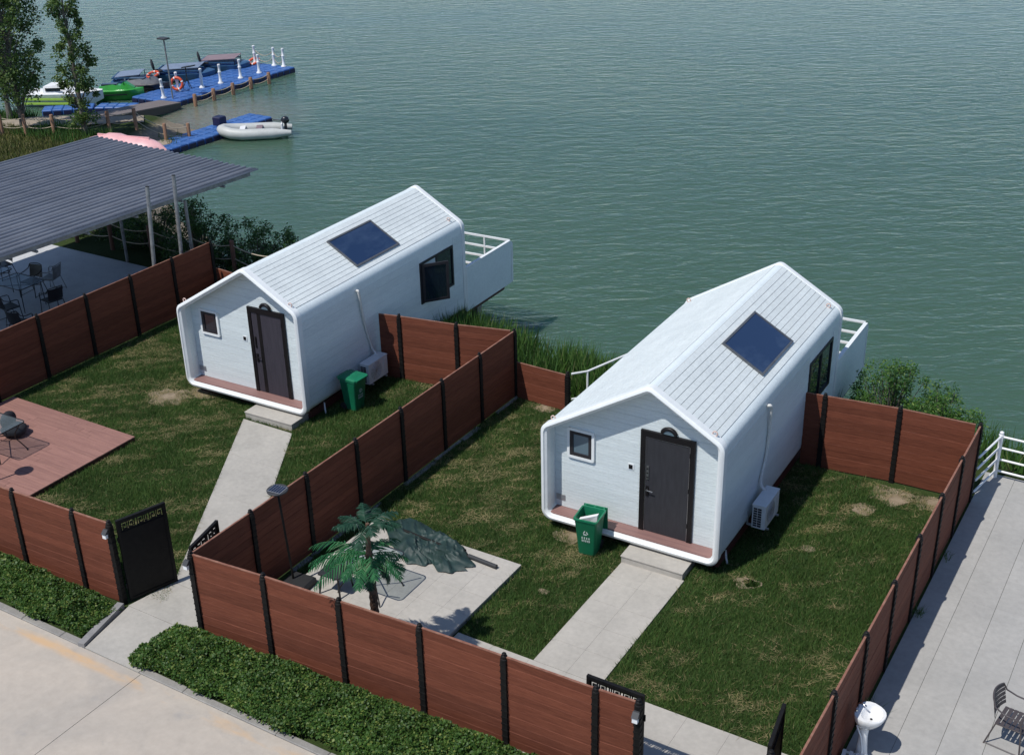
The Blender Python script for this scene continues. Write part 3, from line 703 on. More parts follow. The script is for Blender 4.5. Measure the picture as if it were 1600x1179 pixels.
    # red steel skids and piers
    for x in (-1.45, 1.45, 1.70, -1.70): 
        ln = (HL + 2.2) if abs(x) > 1.5 else HL + 1.2
        MB().box(x - .07, x + .07, .25, ln, -.17, -.004).build('steel_beam', REDSTEEL, c)
    for y in (.32, 2.3, 4.4, 6.4): MB().box(-1.62, 1.62, y - .05, y + .05, -.165, -.012).build('cross_beam', REDSTEEL, c)
    MB().box(-1.66, 1.66, .262, .30, -.262, -.01).build('skirt', REDSTEEL, c)
    for y in (.6, 3.4, 6.2, 8.2):
        for x in (-1.40, 1.40):
            wp = Matrix.Rotation(rz, 3, 'Z') @ Vector((x, y, 0)) + Vector(loc); g = float(gz(wp.x, wp.y)) - loc[2]
            MB().box(x - .12, x + .12, y - .12, y + .12, g - .15, -.172).build('pier', KERB, c)
    # lifting eyes near the eave corners
    for side in (1, -1):
        a, dd = roofpt(0, side); dn = dd.normalized(); nv = Vector((-dn.y, dn.x)) * (1 if side > 0 else -1); p = a + dd - dn * .27 + nv * .012
        for y in (.10, HL - .35):
            r = MB(); pts = [(p.x + .045 * math.cos(t) * dn.x * 1 + nv.x * (.035 + .045 * math.sin(t)), y, p.y + .045 * math.cos(t) * dn.y + nv.y * (.035 + .045 * math.sin(t))) for t in [2 * math.pi * k / 12 for k in range(12)]]
            r.tube(pts, .012, 6, closed=True).build('lifting_eye', mat_eye, c, 60)
    return c
mat_eye = mat('peach_painted_eye', (.66, .47, .40), rough=.6)
H1 = (-19.08, 18.73, .25); H2 = (-8.555, 17.77, .25)
cabin('white gabled cabin on the left with an open side window', H1, math.radians(1.47), 'wood', True)
cabin('white gabled cabin on the right with the plain grey door', H2, math.radians(1.03), 'plain', False)
def hl(H, deg, p): return Matrix.Rotation(math.radians(deg), 3, 'Z') @ Vector(p) + Vector(H)
for nm, H, deg, cx in (('left', H1, 1.47, .98), ('right', H2, 1.03, .69)):
    q = hl(H, deg, (cx, -.14, -.25)); w = .69 if nm == 'left' else .62
    st = thing('door_step', 'low pale concrete step before the %s cabin door' % nm, 'step', q, math.radians(deg))
    MB().box(-w, w, -.22, .40, -.03, .145).build('riser', CONC, st); MB().cbox(-w - .012, w + .012, -.235, .40, .147, .172, .004).build('tread', TILE, st)

def ac_unit(label, H, deg, y0, z0, hose):
    a = thing('air_conditioner', label, 'air conditioner', hl(H, deg, (1.84, y0, z0)), math.radians(deg), 'outdoor air conditioner units')
    w, dp, h = .78, .27, .53; x0 = .11
    MB().cbox(x0, x0 + dp, 0, w, .03, h, .012).build('casing', ACM, a)
    MB().box(x0 - .003, x0 + dp + .004, -.004, w + .004, h - .006, h + .012).build('lid', ACM, a)
    for i in range(2):
        for j in range(8): MB().box(x0 + .03 + i * .085, x0 + .103 + i * .085, -.006, .004, .065 + j * .053, .103 + j * .053).build('end_grille_slot', ACDK, a)
    fan = MB()
    for k in range(7): fan.tube([(x0 + dp + .004, .30 + (.03 + k * .03) * math.cos(t), .29 + (.03 + k * .03) * math.sin(t)) for t in [2 * math.pi * i / 20 for i in range(20)]], .003, 4, closed=True)
    for k in range(6):
        t = math.pi * k / 6; fan.bar((x0 + dp + .004, .30 - .215 * math.cos(t), .29 - .215 * math.sin(t)), (x0 + dp + .004, .30 + .215 * math.cos(t), .29 + .215 * math.sin(t)), .006, .006)
    fan.build('fan_grille', ALU, a)
    MB().box(x0 + dp - .002, x0 + dp + .008, .60, .74, .10, .46).build('valve_cover', ACM, a)
    for y in (.10, .66):
        MB().bar((-.01, y, .012), (x0 + dp + .05, y, .012), .04, .03).bar((.0, y, .012), (.0, y, .30), .03, .03).build('bracket', ALU, a)
    pts = [Vector(p) for p in hose]; P = []
    for i in range(len(pts) - 1):
        for k in range(6):
            t = k / 6; p0 = pts[max(i - 1, 0)]; p1 = pts[i]; p2 = pts[i + 1]; p3 = pts[min(i + 2, len(pts) - 1)]
            P.append(.5 * ((2 * p1) + (p2 - p0) * t + (2 * p0 - 5 * p1 + 4 * p2 - p3) * t * t + (3 * p1 - p0 - 3 * p2 + p3) * t ** 3))
    P.append(pts[-1]); MB().tube(P, [.030 + .004 * (k % 2) for k in range(len(P))], 8).build('hose', HOSE, a, 60)
    return a
ac_unit('outdoor air conditioner beside the green bin of the left cabin', H1, 1.47, 1.95, .01, [(.0, .26, 2.30), (.05, .26, 2.31), (.06, .28, 2.2), (.03, .42, 1.5), (.03, .60, .85), (.06, .66, .62), (.16, .66, .52)])
ac_unit('outdoor air conditioner on the right cabin, curved white hose above', H2, 1.03, 1.44, .08, [(.0, .80, 2.24), (.05, .80, 2.26), (.06, .86, 2.15), (.03, .92, 1.75), (.03, .88, 1.2), (.03, .66, .78), (.06, .60, .62), (.16, .60, .52)])
for H, deg, nm, y in ((H2, 1.03, 'right', .62), (H1, 1.47, 'left', .75)):
    q = hl(H, deg, (1.76, y, -.25)); p = thing('drain_pipe', 'short white drain pipe leaning under the %s cabin' % nm, 'pipe', q)
    MB().tube([(0, 0, .25), (.03, -.02, .1), (.07, -.05, .0)], .02, 8).build('pipe', WRAIL, p); MB().tube([(0, 0, .17), (-.05, .04, .24)], .018, 8).build('elbow', WRAIL, p)

# ------------------------------------------------------------------ bins
def bin_(label, loc, rz, open_):
    b = thing('wheelie_bin', label, 'bin', loc, rz, 'green wheelie bins')
    def sec(w, d, z, r=.04): return [(x, y, z) for x, y in rpoly([(-w, -d), (w, -d), (w, d), (-w, d)], r, 3)]
    m = MB(); hgt = .82
    rings = [sec(.165, .165, .03), sec(.168, .17, .05), sec(.218, .232, hgt - .1), sec(.222, .236, hgt - .09), sec(.222, .238, hgt - .02), sec(.245, .262, hgt - .018), sec(.245, .262, hgt + .02), sec(.215, .232, hgt + .02), sec(.205, .222, hgt - .06), sec(.16, .165, .10)]
    m.loft(rings).build('body', GREENBIN, b, 35)
    for s in (-1, 1):
        w = MB().lathe([(.085, -.022), (.092, -.016), (.092, .016), (.085, .022)], 14).build('wheel', BASEB, b, 40, loc=(s * .17, .19, .092)); w.rotation_euler = (0, math.pi / 2, 0)
    h = MB()
    h.bar((-.2, .30, hgt + .02), (.2, .30, hgt + .02), .03, .03)
    for s in (-.19, 0, .19): h.bar((s, .25, hgt + .005), (s, .30, hgt + .02), .03, .03)
    h.build('handle', GREENBIN, b)
    if open_:
        m = MB(); o = lambda y, z: [(x, y, z) for x in (-.24, .24)]
        m.add(o(.315, hgt + .02) + o(.335, hgt + .02) + o(.335, hgt - .5) + o(.355, hgt - .5), [(0, 1, 3, 2), (2, 3, 7, 6), (4, 6, 7, 5), (0, 4, 5, 1), (0, 2, 6, 4), (1, 5, 7, 3)]).build('lid', GREENBIN, b)
    else:
        m = MB(); m.loft([sec(.252, .27, hgt + .012), sec(.252, .27, hgt + .045), sec(.20, .215, hgt + .075)]); m.build('lid', GREENBIN, b, 30)
        MB().box(-.21, .21, -.30, -.262, hgt + .01, hgt + .045).build('lid_lip', GREENBIN, b)
    f = lambda z: -.165 - (z - .03) * (.232 - .165) / (hgt - .13) - .0085
    k = MB()
    tri = [(0, .60), (-.06, .505), (.06, .505)]
    for i in range(3):
        p, q = tri[i], tri[(i + 1) % 3]; p2 = (p[0] * .85 + q[0] * .15, p[1] * .85 + q[1] * .15); q2 = (p[0] * .3 + q[0] * .7, p[1] * .3 + q[1] * .7)
        k.bar((p2[0], f(p2[1]), p2[1]), (q2[0], f(q2[1]), q2[1]), .004, .02, up=(0, 1, 0)) if False else k.bar((p2[0], f(p2[1]), p2[1]), (q2[0], f(q2[1]), q2[1]), .018, .004, up=(0, 1, 0))
    for r, (z, n_) in enumerate(((.42, 4), (.355, 5))):
        for i in range(n_):
            x = -.07 + i * .14 / (n_ - 1)
            for zz, ww in ((z + .018, .022), (z, .026), (z - .018, .018)): k.bar((x - ww / 2, f(zz), zz), (x + ww / 2, f(zz), zz), .006, .004, up=(0, 1, 0))
            k.bar((x, f(z + .02), z + .02), (x, f(z - .02), z - .02), .005, .004, up=(0, 1, 0))
    k.build('printed_mark', BINMARK, b)
    return b
bin_('open green wheelie bin with white foam before the right cabin', (-9.18, 17.46, 0), .12, True)
bin_('closed green wheelie bin beside the left cabin', (-16.83, 20.02, 0), 1.55, False)
fm = thing('foam_board', 'white foam board stuck in the open green bin', 'foam', (-9.18, 17.46, .54), .12)
MB().add([(-.17, -.12, .0), (.15, -.03, .0), (.15, .06, .0), (-.17, -.03, .0), (-.17, -.14, .22), (.16, -.02, .31), (.16, .07, .31), (-.17, -.05, .22)], [(3, 2, 1, 0), (4, 5, 6, 7), (0, 1, 5, 4), (1, 2, 6, 5), (2, 3, 7, 6), (3, 0, 4, 7)]).build('sheet', FOAM, fm)

# ------------------------------------------------------------------ wooden deck
dk = tag(thing('wooden_deck', 'low reddish wooden deck in the left yard', 'deck', (0, 0, 0)))
yy = 12.1
while yy < 16.25:
    cuts = [-24.4] + sorted(random.uniform(-23.6, -21.0) for _ in range(2)) + [-20.24]
    for a, b in zip(cuts[:-1], cuts[1:]):
        if b - a > .15: MB().cbox(a + .002, b - .002, yy, yy + .141, .085, .11 + random.uniform(-.0015, .0015), .004).build('plank', DECKW, dk)
    yy += .1455
MB().box(-24.4, -20.25, 12.1, 16.3, .0, .083).build('frame', REDSTEEL, dk)

# ------------------------------------------------------------------ glass tables, chairs
def table(label, loc, rz, w, d, h=.72, leg='bent', metal=BLACKM):
    t = thing('glass_table', label, 'table', loc, rz, 'glass garden tables')
    o = rpoly([(-w / 2, -d / 2), (w / 2, -d / 2), (w / 2, d / 2), (-w / 2, d / 2)], .09, 5)
    MB().extz(o, h - .006, h).build('glass_top', TGLASS, t)
    MB().tube([(x, y, h - .008) for x, y in o], .013, 6, closed=True).build('rim', metal, t, 60)
    for sx in (-1, 1):
        for sy in (-1, 1):
            x, y = sx * (w / 2 - .08), sy * (d / 2 - .08)
            if leg == 'bent': pts = [(x, y, h - .02), (x * .72, y * .72, h * .62), (x * .70, y * .70, h * .45), (x * 1.02, y * 1.02, h * .10), (x * 1.05, y * 1.05, .0)]
            else: pts = [(x * .95, y * .95, h - .02), (x, y, .0)]
            MB().tube(pts, .013, 7).build('leg', metal, t, 60)
    s = MB(); k = .70 if leg == 'bent' else .95; X = (w / 2 - .08) * k; Y = (d / 2 - .08) * k; zz = h * .55 if leg == 'bent' else h - .12
    s.bar((-X, -Y, zz), (X, Y, zz), .018, .018); s.bar((-X, Y, zz), (X, -Y, zz), .018, .0181); s.build('brace', metal, t)
    return t
def chair(label, loc, rz, m, slats=True, grp='metal garden chairs'):
    """tubular garden chair facing +x"""
    c = thing('garden_chair', label, 'chair', loc, rz, grp); w = .25
    sides = []
    for s in (-1, 1):
        y = s * w
        MB().tube([(.26, y * 1.04, 0), (.22, y, .42), (.20, y * 1.06, .62), (.16, y * 1.08, .655), (-.05, y * 1.08, .665), (-.20, y * 1.0, .72), (-.255, y * .86, .84)], .013, 7).build('arm_frame', m, c, 60)
        MB().tube([(.20, y * .9, .43), (-.16, y * .9, .41), (-.27, y * 1.04, .0)], .013, 7).build('leg', m, c, 60)
        MB().tube([(.255, y * 1.04, .02), (-.26, y * 1.04, .02)], .009, 6).build('runner', m, c, 60)
    if slats:
        for i in range(6):
            x = -.17 + i * .072; MB().box(x, x + .056, -w * .93, w * .93, .418 + i * .003, .430 + i * .003).build('seat_slat', m, c)
        for i in range(5):
            z = .50 + i * .072; xb = -.165 - (z - .42) * .21; cv = []
            for k in range(9):
                a = (k / 8 - .5) * 2; cv.append((xb - .05 * (1 - a * a), a * w * .93))
            q = MB(); vs = [(x, y, z) for x, y in cv] + [(x - .012, y, z + .052) for x, y in cv]; vs += [(x + .008, y, zz) for x, y, zz in vs]; k = 9
            fs = [(i_, i_ + 1, k + i_ + 1, k + i_) for i_ in range(8)] + [(2 * k + i_ + 1, 2 * k + i_, 3 * k + i_, 3 * k + i_ + 1) for i_ in range(8)] + [(k + i_, k + i_ + 1, 3 * k + i_ + 1, 3 * k + i_) for i_ in range(8)] + [(i_ + 1, i_, 2 * k + i_, 2 * k + i_ + 1) for i_ in range(8)]
            q.add(vs, fs).build('back_slat', m, c)
    else:
        MB().cbox(-.18, .24, -w * .92, w * .92, .405, .435, .01).build('seat', m, c)
        cv = [(-.19 - .05 * (1 - a * a), a * w * .9) for a in [k / 4 - 1 for k in range(9)]]; q = MB()
        q.loft([[(x, y, .47), (x + .015, y, .47), (x - .07 + .015, y, .82), (x - .07, y, .82)] for x, y in cv]); q.build('backrest', m, c, 40)
    cr = [(-.255 - .05 * (1 - a * a), a * w * .86, .84 + .02 * (1 - a * a)) for a in [k / 4 - 1 for k in range(9)]]
    MB().tube(cr, .013, 7).build('top_rail', m, c, 60)
    return c
chair('brown metal slatted armchair on the pale terrace', (-1.24, 16.08, 0), math.radians(-8), CHAIRM)
table('glass table at the right edge of the photo beside the slatted chair', (-.58, 16.12, 0), .0, .95, .95, metal=CHAIRM)
table('glass table with bent legs beside the palm on the paved terrace', (-12.02, 14.30, .085), .02, 1.05, .86)
sto = thing('garden_stool', 'black stool half hidden under the palm fronds', 'stool', (-12.56, 13.98, .085), .1)
for sx in (-1, 1):
    for sy in (-1, 1): MB().tube([(sx * .17, sy * .17, .42), (sx * .22, sy * .22, 0)], .018, 8).build('leg', BLACKM, sto)
MB().cbox(-.23, .23, -.23, .23, .41, .46, .02).build('seat', CUSH, sto)
table('glass table at the left edge on the wooden deck', (-22.36, 14.30, .11), .02, 1.1, .86)
# black cushioned seat on the deck
cs = thing('beanbag_seat', 'black padded seat on the wooden deck behind the table', 'seat', (-22.72, 15.02, .11), .3)
def blob(m, c, r, n=14, k=8, sq=1.): 
    rings = []
    for i in range(k + 1):
        a = -math.pi / 2 + math.pi * i / k; rings.append([(c[0] + r[0] * math.cos(a) * math.cos(t) * (1 + .07 * math.sin(3 * t + i)), c[1] + r[1] * math.cos(a) * math.sin(t), c[2] + r[2] * math.sin(a)) for t in [2 * math.pi * j / n for j in range(n)]])
    return m.loft(rings)
blob(MB(), (0, 0, .15), (.30, .28, .15)).build('seat_pad', CUSH, cs, 60); blob(MB(), (-.17, .08, .33), (.13, .25, .20)).build('back_pad', CUSH, cs, 60)
# patio under the canopy
struct(MB().extz([(-34.2, 12.0), (-24.72, 12.0), (-24.72, 24.45), (-34.2, 24.45)], -.1, .004).build('patio', PATIO))
t1 = bp(30, 440, .74); table('glass table with dark frame on the shaded patio', (t1.x - .05, t1.y, .004), .0, 1.25, .9, .74, 'straight')
t2 = bp(-8, 428, .74); table('second glass table on the shaded patio at the left photo edge', (t2.x - .5, t2.y + .1, .004), 0, 1.2, .9, .74, 'straight')
for lab, px, zb, a, m in (('dark chair with arms behind the patio table', (50, 437), .45, -80, BLACKM), ('dark chair right of the patio table, nearest the fence', (82, 466), .45, 170, BLACKM),
                       ('dark woven chair before the patio table', (12, 478), .45, 80, BLACKM), ('dark chair by the far left patio table', (5, 411), .45, -100, BLACKM),
                       ('dark chair mostly hidden behind the fence top', (32, 502), .45, 100, BLACKM), ('pale thin-framed chair on the shaded patio', (80, 432), .45, 200, GALV)):
    p = bp(px[0], px[1], zb); chair(lab, (p.x, p.y, .004), math.radians(a), m, False, 'chairs on the shaded patio')

# ------------------------------------------------------------------ solar garden lamps
def solar_lamp(label, loc, rz):
    s = thing('solar_lamp', label, 'lamp', loc, rz, 'solar garden lamps'); s.scale.z = 1.13
    MB().cbox(-.27, .27, -.24, .24, 0, .11, .04).build('base', BASEB, s); MB().tube([(-.10, 0, .1), (-.22, .0, 1.74)], .022, 10).build('pole', POST, s)
    hd = MB().lathe([(.04, 1.70), (.13, 1.725), (.19, 1.745), (.195, 1.765), (.185, 1.775)], 20, (-.22, 0, 0)).build('lamp_head', LAMPG, s, 40)
    for i in range(5): MB().box(-.22 - .125 + i * .052, -.22 - .125 + i * .052 + .041, -.11, .11, 1.776, 1.781).build('solar_cell', SOLAR, hd)
    pl = MB(); pl.box(-.22 - .135, -.22 + .135, -.12, .12, 1.7745, 1.7765); pl.build('panel', ALU, hd)
solar_lamp('round solar lamp on a black pole by the dividing fence', (-13.26, 13.74, .085), .1)
solar_lamp('round solar lamp beyond the left photo edge on the deck', (-21.42, 12.94, .11), .1)

# ------------------------------------------------------------------ collapsed parasol
pz = thing('fallen_parasol', 'collapsed dark green parasol lying on the paved terrace', 'parasol', (0, 0, .085))
a = bp(600, 818, .12); b = bp(776, 886, .12)
pa = Vector((-13.05, 16.16, .05)); pb = Vector((b.x, b.y, .05))
MB().tube([pa, pa.lerp(pb, .8)], .03, 10).build('pole', POST, pz); MB().tube([pa.lerp(pb, .76), pb], .042, 12).build('sleeve', LAMPG, pz, 40)
kn = pa.lerp(pb, .72); MB().tube([kn, kn + Vector((.02, .02, .10))], .018, 8).build('knob', POST, pz)
bone = bp(768, 884, .09); 
# cloth: heap of folds between traced edge points on the paving
edge = [(596, 818), (640, 808), (668, 822), (700, 838), (722, 852), (738, 868), (744, 887), (722, 889), (733, 894), (708, 896), (684, 896), (676, 884), (664, 885), (634, 882), (622, 868), (608, 850)]
E_ = [bp(x, y, .09) for x, y in edge]; cen = bp(672, 856, .10); n = len(E_); V = []; Fc = []; NR = 26; NA = 190
for i in range(NR + 1):
    w = i / NR
    for k in range(NA):
        t = k / NA * n; p = E_[int(t) % n].lerp(E_[(int(t) + 1) % n], t - int(t)); rag = 1 - .16 * w * (float(vnoise(t * .9, 3.3, 2.3, 25)) - .2) * (1 if k % 2 else .9); q = cen.lerp(p, w * rag)
        wx = q.x * .62 + q.y * .78; wy_ = -q.x * .78 + q.y * .62; wob = float(vnoise(q.x, q.y, 2.2, 20)) * .5
        rid = lambda f, sd: 1 - abs(2 * float(vnoise(wx + wob, wy_ * .22 + wob, f, sd)) - 1)
        fold = ((.105 * rid(5.5, 21) ** 3.2 + .06 * rid(11, 22) ** 3.0 + .02 * abs(math.sin(t * 2.9 + 2 * wob + w * 3)) * w)) * min(1, (1.02 - w) * 5) ** .6
        V.append((q.x, q.y, .012 + fold + .015 * (1 - w) ** .6 * (1 if w < 1 else 0)))
for i in range(NR):
    for k in range(NA): Fc.append((i * NA + k, (i + 1) * NA + k, (i + 1) * NA + (k + 1) % NA, i * NA + (k + 1) % NA))
MB().add(V, Fc).build('canopy_cloth', TARP, pz, 55)

# ------------------------------------------------------------------ palms
def palm(label, loc, seed):
    rg = random.Random(seed); p = thing('palm_tree', label, 'palm', loc)
    pts = []; rs = []
    for i in range(34):
        z = 2.30 * i / 33; pts.append((.03 * math.sin(z * 1.1) - .02 * z, .01 * z, z)); rs.append((.075 - .014 * z / 2.3) * (1.12 if i % 2 else .93))
    MB().tube(pts, rs, 10).build('trunk', TRUNK, p)
    MB().tube([(pts[-1][0], pts[-1][1], 2.25), (pts[-1][0] + .02, .03, 2.86)], [.05, .03], 8).build('upper_trunk', TRUNK, p)
    fr = []
    for k in range(12): fr.append((2.27, 2 * math.pi * k / 12 + rg.uniform(-.2, .2) + .3, rg.uniform(.66, .80), rg.uniform(.25, .55), 1.0, L_PALM))
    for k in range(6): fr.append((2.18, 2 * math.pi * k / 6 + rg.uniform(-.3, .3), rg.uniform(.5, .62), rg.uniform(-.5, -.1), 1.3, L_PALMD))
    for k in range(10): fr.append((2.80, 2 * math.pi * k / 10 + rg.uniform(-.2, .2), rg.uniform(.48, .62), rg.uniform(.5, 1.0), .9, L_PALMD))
    for aa in (3.25, 3.55, 3.85, 4.2): fr.append((2.30, aa + rg.uniform(-.08, .08), rg.uniform(1.0, 1.2), rg.uniform(.25, .45), .85, L_PALM))
    for z, az, L, el, dr, m in fr:
        q = MB(); d = Vector((math.cos(az), math.sin(az), 0)); N = 20; prev = None; spine = []; pos = Vector((pts[-1][0], pts[-1][1], z)) + d * .03; ang = el
        for i in range(N + 1):
            spine.append(pos.copy()); ang -= dr / N * 1.25; pos = pos + (d * math.cos(ang) + Vector((0, 0, math.sin(ang)))) * (L / N)
        V = []; F_ = []; side = Vector((-d.y, d.x, 0))
        for i in range(3, N):
            t = i / N; tg = (spine[i + 1] - spine[i]).normalized(); up = side.cross(tg) * -1; ll = min(.24, L * .30) * math.sin(math.pi * (.12 + .86 * t)) ** .8 + .02
            for s in (-1, 1):
                o = spine[i]; e = o + (side * s * .80 + tg * .62 - Vector((0, 0, 1)) * (.20 + rg.random() * .5)).normalized() * ll * rg.uniform(.85, 1.1); w = tg * .0185; n0 = len(V)
                mid = o.lerp(e, .45) + Vector((0, 0, .012)); V += [o - w * .7, o + w * .7, mid + w, e, mid - w]; F_ += [(n0, n0 + 1, n0 + 2, n0 + 3, n0 + 4)]
        fo = MB().add(V, F_).build('frond', m, p); MB().tube(spine[::3], [.009, .008, .007, .006, .005, .004, .003][:len(spine[::3])], 5).build('midrib', m, fo)
    return p
pc = bp(577, 868, 2.3); palm('artificial palm tree with two tiers of fronds inside the front fence', (pc.x + .0, pc.y, .03), 4)

# ------------------------------------------------------------------ washbasin and small things on the terrace
sk = thing('pedestal_washbasin', 'white pedestal washbasin on the terrace against the fence', 'washbasin', (-3.08, 14.68, 0), math.radians(-6))
def dsec(w, d, z, dx=0):
    o = []
    for k in range(20):
        t = 2 * math.pi * k / 20; x = math.cos(t); y = math.sin(t); e = 2.6
        X = math.copysign(abs(x) ** (2 / e), x); Y = math.copysign(abs(y) ** (2 / e), y); X2 = X if X > 0 else X * .8; o.append((dx + X2 * d * (1.0 if X > 0 else 1.0), Y * w * (1 - .18 * max(0, X)), z))
    return o
MB().loft([dsec(.09, .09, .55), dsec(.14, .15, .62, .02), dsec(.22, .22, .74, .04), dsec(.245, .245, .82, .05), dsec(.24, .24, .845, .05), dsec(.19, .17, .842, .09), dsec(.16, .14, .78, .09), dsec(.08, .07, .73, .09)]).build('bowl', PORC, sk, 50)
MB().loft([dsec(.10, .11, 0), dsec(.085, .09, .10), dsec(.065, .07, .40), dsec(.085, .085, .60)]).build('pedestal', PORC, sk, 50)
MB().tube([(-.12, 0, .84), (-.12, 0, .93), (-.08, 0, .955), (.0, 0, .93)], .013, 8).build('tap', CHROME, sk, 60)
for s in (-1, 1): MB().lathe([(.018, .845), (.022, .86), (.012, .885)], 8, (-.11, s * .10, 0)).build('tap_knob', CHROME, sk, 60)
MB().lathe([(.02, .734), (.02, .739)], 10, (.09, 0, 0)).build('drain', BASEB, sk)
MB().tube([(-.08, -.09, .60), (.02, -.14, .45), (.06, -.15, .25), (.08, -.18, .02)], .014, 8).build('waste_hose', WRAIL, sk, 60)
bx = thing('plastic_crate', 'small white slatted crate at the washbasin foot', 'crate', (-3.12, 14.42, 0), .1)
for i in range(4): MB().box(-.17 + i * .10, -.12 + i * .10, -.09, .09, .03, .17).build('slat', WRAIL, bx)
MB().box(-.18, .19, -.085, .085, .0, .03).build('bottom', WRAIL, bx); MB().box(-.18, .19, .09, .10, .10, .14).build('rail', WRAIL, bx)
def weeds(label, x, y, n, h, sd):
    rg = np.random.default_rng(sd); P = np.stack([x + rg.normal(size=n) * .05, y + rg.normal(size=n) * .08, np.full(n, .0)], 1); V, F_ = blades(P, h, .014, .9, rg)
    tag(fastmesh('weed', V, F_, L_SHRUB), label, 'weed', 'weeds at the terrace fence foot')
weeds('dark weed tuft at the fence foot above the washbasin', -3.24, 15.62, 60, .26, 5); weeds('small weed tuft midway along the terrace fence', -3.24, 18.6, 40, .16, 6); weeds('small weed tuft by the upper terrace fence', -3.25, 20.6, 30, .12, 8)

# ------------------------------------------------------------------ white railings
def railing(label, pts, zs, h, z0=0., posts=None):
    r = thing('railing', label, 'railing', (pts[0][0], pts[0][1], z0)); o = Vector((pts[0][0], pts[0][1], 0))
    for i, p in enumerate(pts):
        q = Vector((p[0], p[1], 0)) - o
        if posts and not posts[i]: continue
        po = MB().lathe([(.045, 0), (.045, h), (.052, h + .005), (.052, h + .02), (.03, h + .03), (.045, h + .055), (.042, h + .08), (.015, h + .10)], 12).build('post', WRAIL, r, 40, loc=q)
    for a, b in zip(pts[:-1], pts[1:]):
        va = Vector((a[0], a[1], 0)) - o; vb = Vector((b[0], b[1], 0)) - o
        for z in zs: MB().tube([va + Vector((0, 0, z)), vb + Vector((0, 0, z))], .024, 8).build('rail', WRAIL, r, 60)
    return r
railing('white tube railing at the lake end of the terrace', [(-3.30, 22.95), (-3.10, 24.06), (-1.6, 24.02), (0., 23.98), (1.6, 23.94), (3.2, 23.9)], (.16, .43, .70, .96), .98, posts=[0, 1, 1, 1, 1, 1])
r1 = thing('railing', 'low white railing between reeds and the right cabin', 'railing', (-12.24, 22.32, 0))
q = lambda x, y, z: (x + 12.24, y - 22.32, z)
MB().tube([q(-12.24, 22.32, 1.0), q(-11.98, 22.62, 1.0), q(-11.4, 24.5, 1.0), q(-11.1, 25.8, 1.0)], .026, 8).build('top_rail', WRAIL, r1, 50)
MB().tube([q(-12.24, 22.32, .35), q(-11.98, 22.62, .35), q(-11.4, 24.5, .35), q(-11.1, 25.8, .35)], .022, 8).build('lower_rail', WRAIL, r1, 50)
for x, y in ((-11.98, 22.62), (-11.4, 24.5), (-11.1, 25.75)): MB().tube([q(x, y, float(gz(x, y)) - .1), q(x, y, 1.0)], .026, 8).build('post', WRAIL, r1, 50)

# ------------------------------------------------------------------ canopy over the patio
cn = thing('patio_canopy', 'large grey corrugated canopy roof over the left patio', 'canopy', (-25.2, 26.45, 0), -.062); ox, oy = 25.2, -26.45
RX0, RX1, RY0, RY1, RZ = -32.8, -25.2, 8.5, 26.45, 3.0
xx = RX0; k = 0
while xx < RX1 - .05:
    w = min(.74, RX1 - xx); nrib = 3; pw = w / nrib; prof = []
    for i in range(nrib):
        x = xx + i * pw; prof += [(x + .001, 0), (x + pw * .52, 0), (x + pw * .62, .045), (x + pw * .88, .045), (x + pw * .98, 0)]
    prof[-1] = (xx + w + .012, .0045); prof2 = [(x, z - .004) for x, z in prof][::-1]; m = MB(); n1 = len(prof)
    ry1 = RY1 + random.uniform(-.03, .03); sl_ = .0
    v = [(x + ox, RY0 + oy, RZ + z) for x, z in prof] + [(x + ox, ry1 + oy, RZ + z) for x, z in prof] + [(x + ox, RY0 + oy, RZ + z - .004) for x, z in prof] + [(x + ox, ry1 + oy, RZ + z - .004) for x, z in prof]
    f = []
    for i in range(n1 - 1): f += [(i, i + 1, n1 + i + 1, n1 + i), (2 * n1 + i + 1, 2 * n1 + i, 3 * n1 + i, 3 * n1 + i + 1), (n1 + i, n1 + i + 1, 3 * n1 + i + 1, 3 * n1 + i), (i + 1, i, 2 * n1 + i, 2 * n1 + i + 1)]
    f += [(n1 - 1, 2 * n1 - 1, 4 * n1 - 1, 3 * n1 - 1), (0, 2 * n1, 3 * n1, n1)]
    m.add(v, f).build('roof_sheet', CORR, cn); xx += w
for x in (RX0 + .1, RX0 + 4.2, RX1 - .12): MB().box(x - .05 + ox, x + .05 + ox, RY0 + oy, RY1 - .25 + oy, RZ - .135, RZ - .012).build('beam', GALV, cn)
yy = RY0 + .6
while yy < RY1: MB().box(RX0 + .02 + ox, RX1 - .0 + ox, yy - .03 + oy, yy + .03 + oy, RZ - .195, RZ - .138).build('purlin', GALV, cn); yy += 1.6
for x, y in ((-29.2, 24.28), (-25.30, 23.66), (-33.2, 24.3), (-33.0, 17), (-25.3, 13.5)): MB().tube([(x + ox, y + oy, min(0, float(gz(x, y))) - .1), (x + ox, y + oy, RZ - .19)], .05, 10).build('column', GALV, cn, 50)
for lab, x, y, tx, ty, h in (('grey scaffold pole standing beside the canopy edge, nearer the yard', -24.95, 21.62, -24.95, 21.93, 3.75), ('grey scaffold pole beside the canopy edge, nearer the lake', -24.98, 22.72, -24.98, 22.93, 3.79)):
    p = thing('standing_pole', lab, 'pole', (x, y, 0)); MB().tube([(0, 0, 0), (tx - x, ty - y, h)], .055, 12).build('pole', GALV, p, 50); MB().tube([(tx - x, ty - y, h + .001), (tx - x, ty - y, h + .02)], .05, 12).build('pole_cap', BASEB, p)
pl = thing('stone_planter', 'empty square grey planter behind the shaded fence', 'planter', (-26.35, 24.1, 0)); m = MB()
m.loft([[(sx * w, sy * w, z) for sx, sy in ((-1, -1), (1, -1), (1, 1), (-1, 1))] for w, z in ((.30, 0), (.42, .62), (.42, .66), (.36, .66), (.34, .5))]); m.build('box', PLANTER, pl)

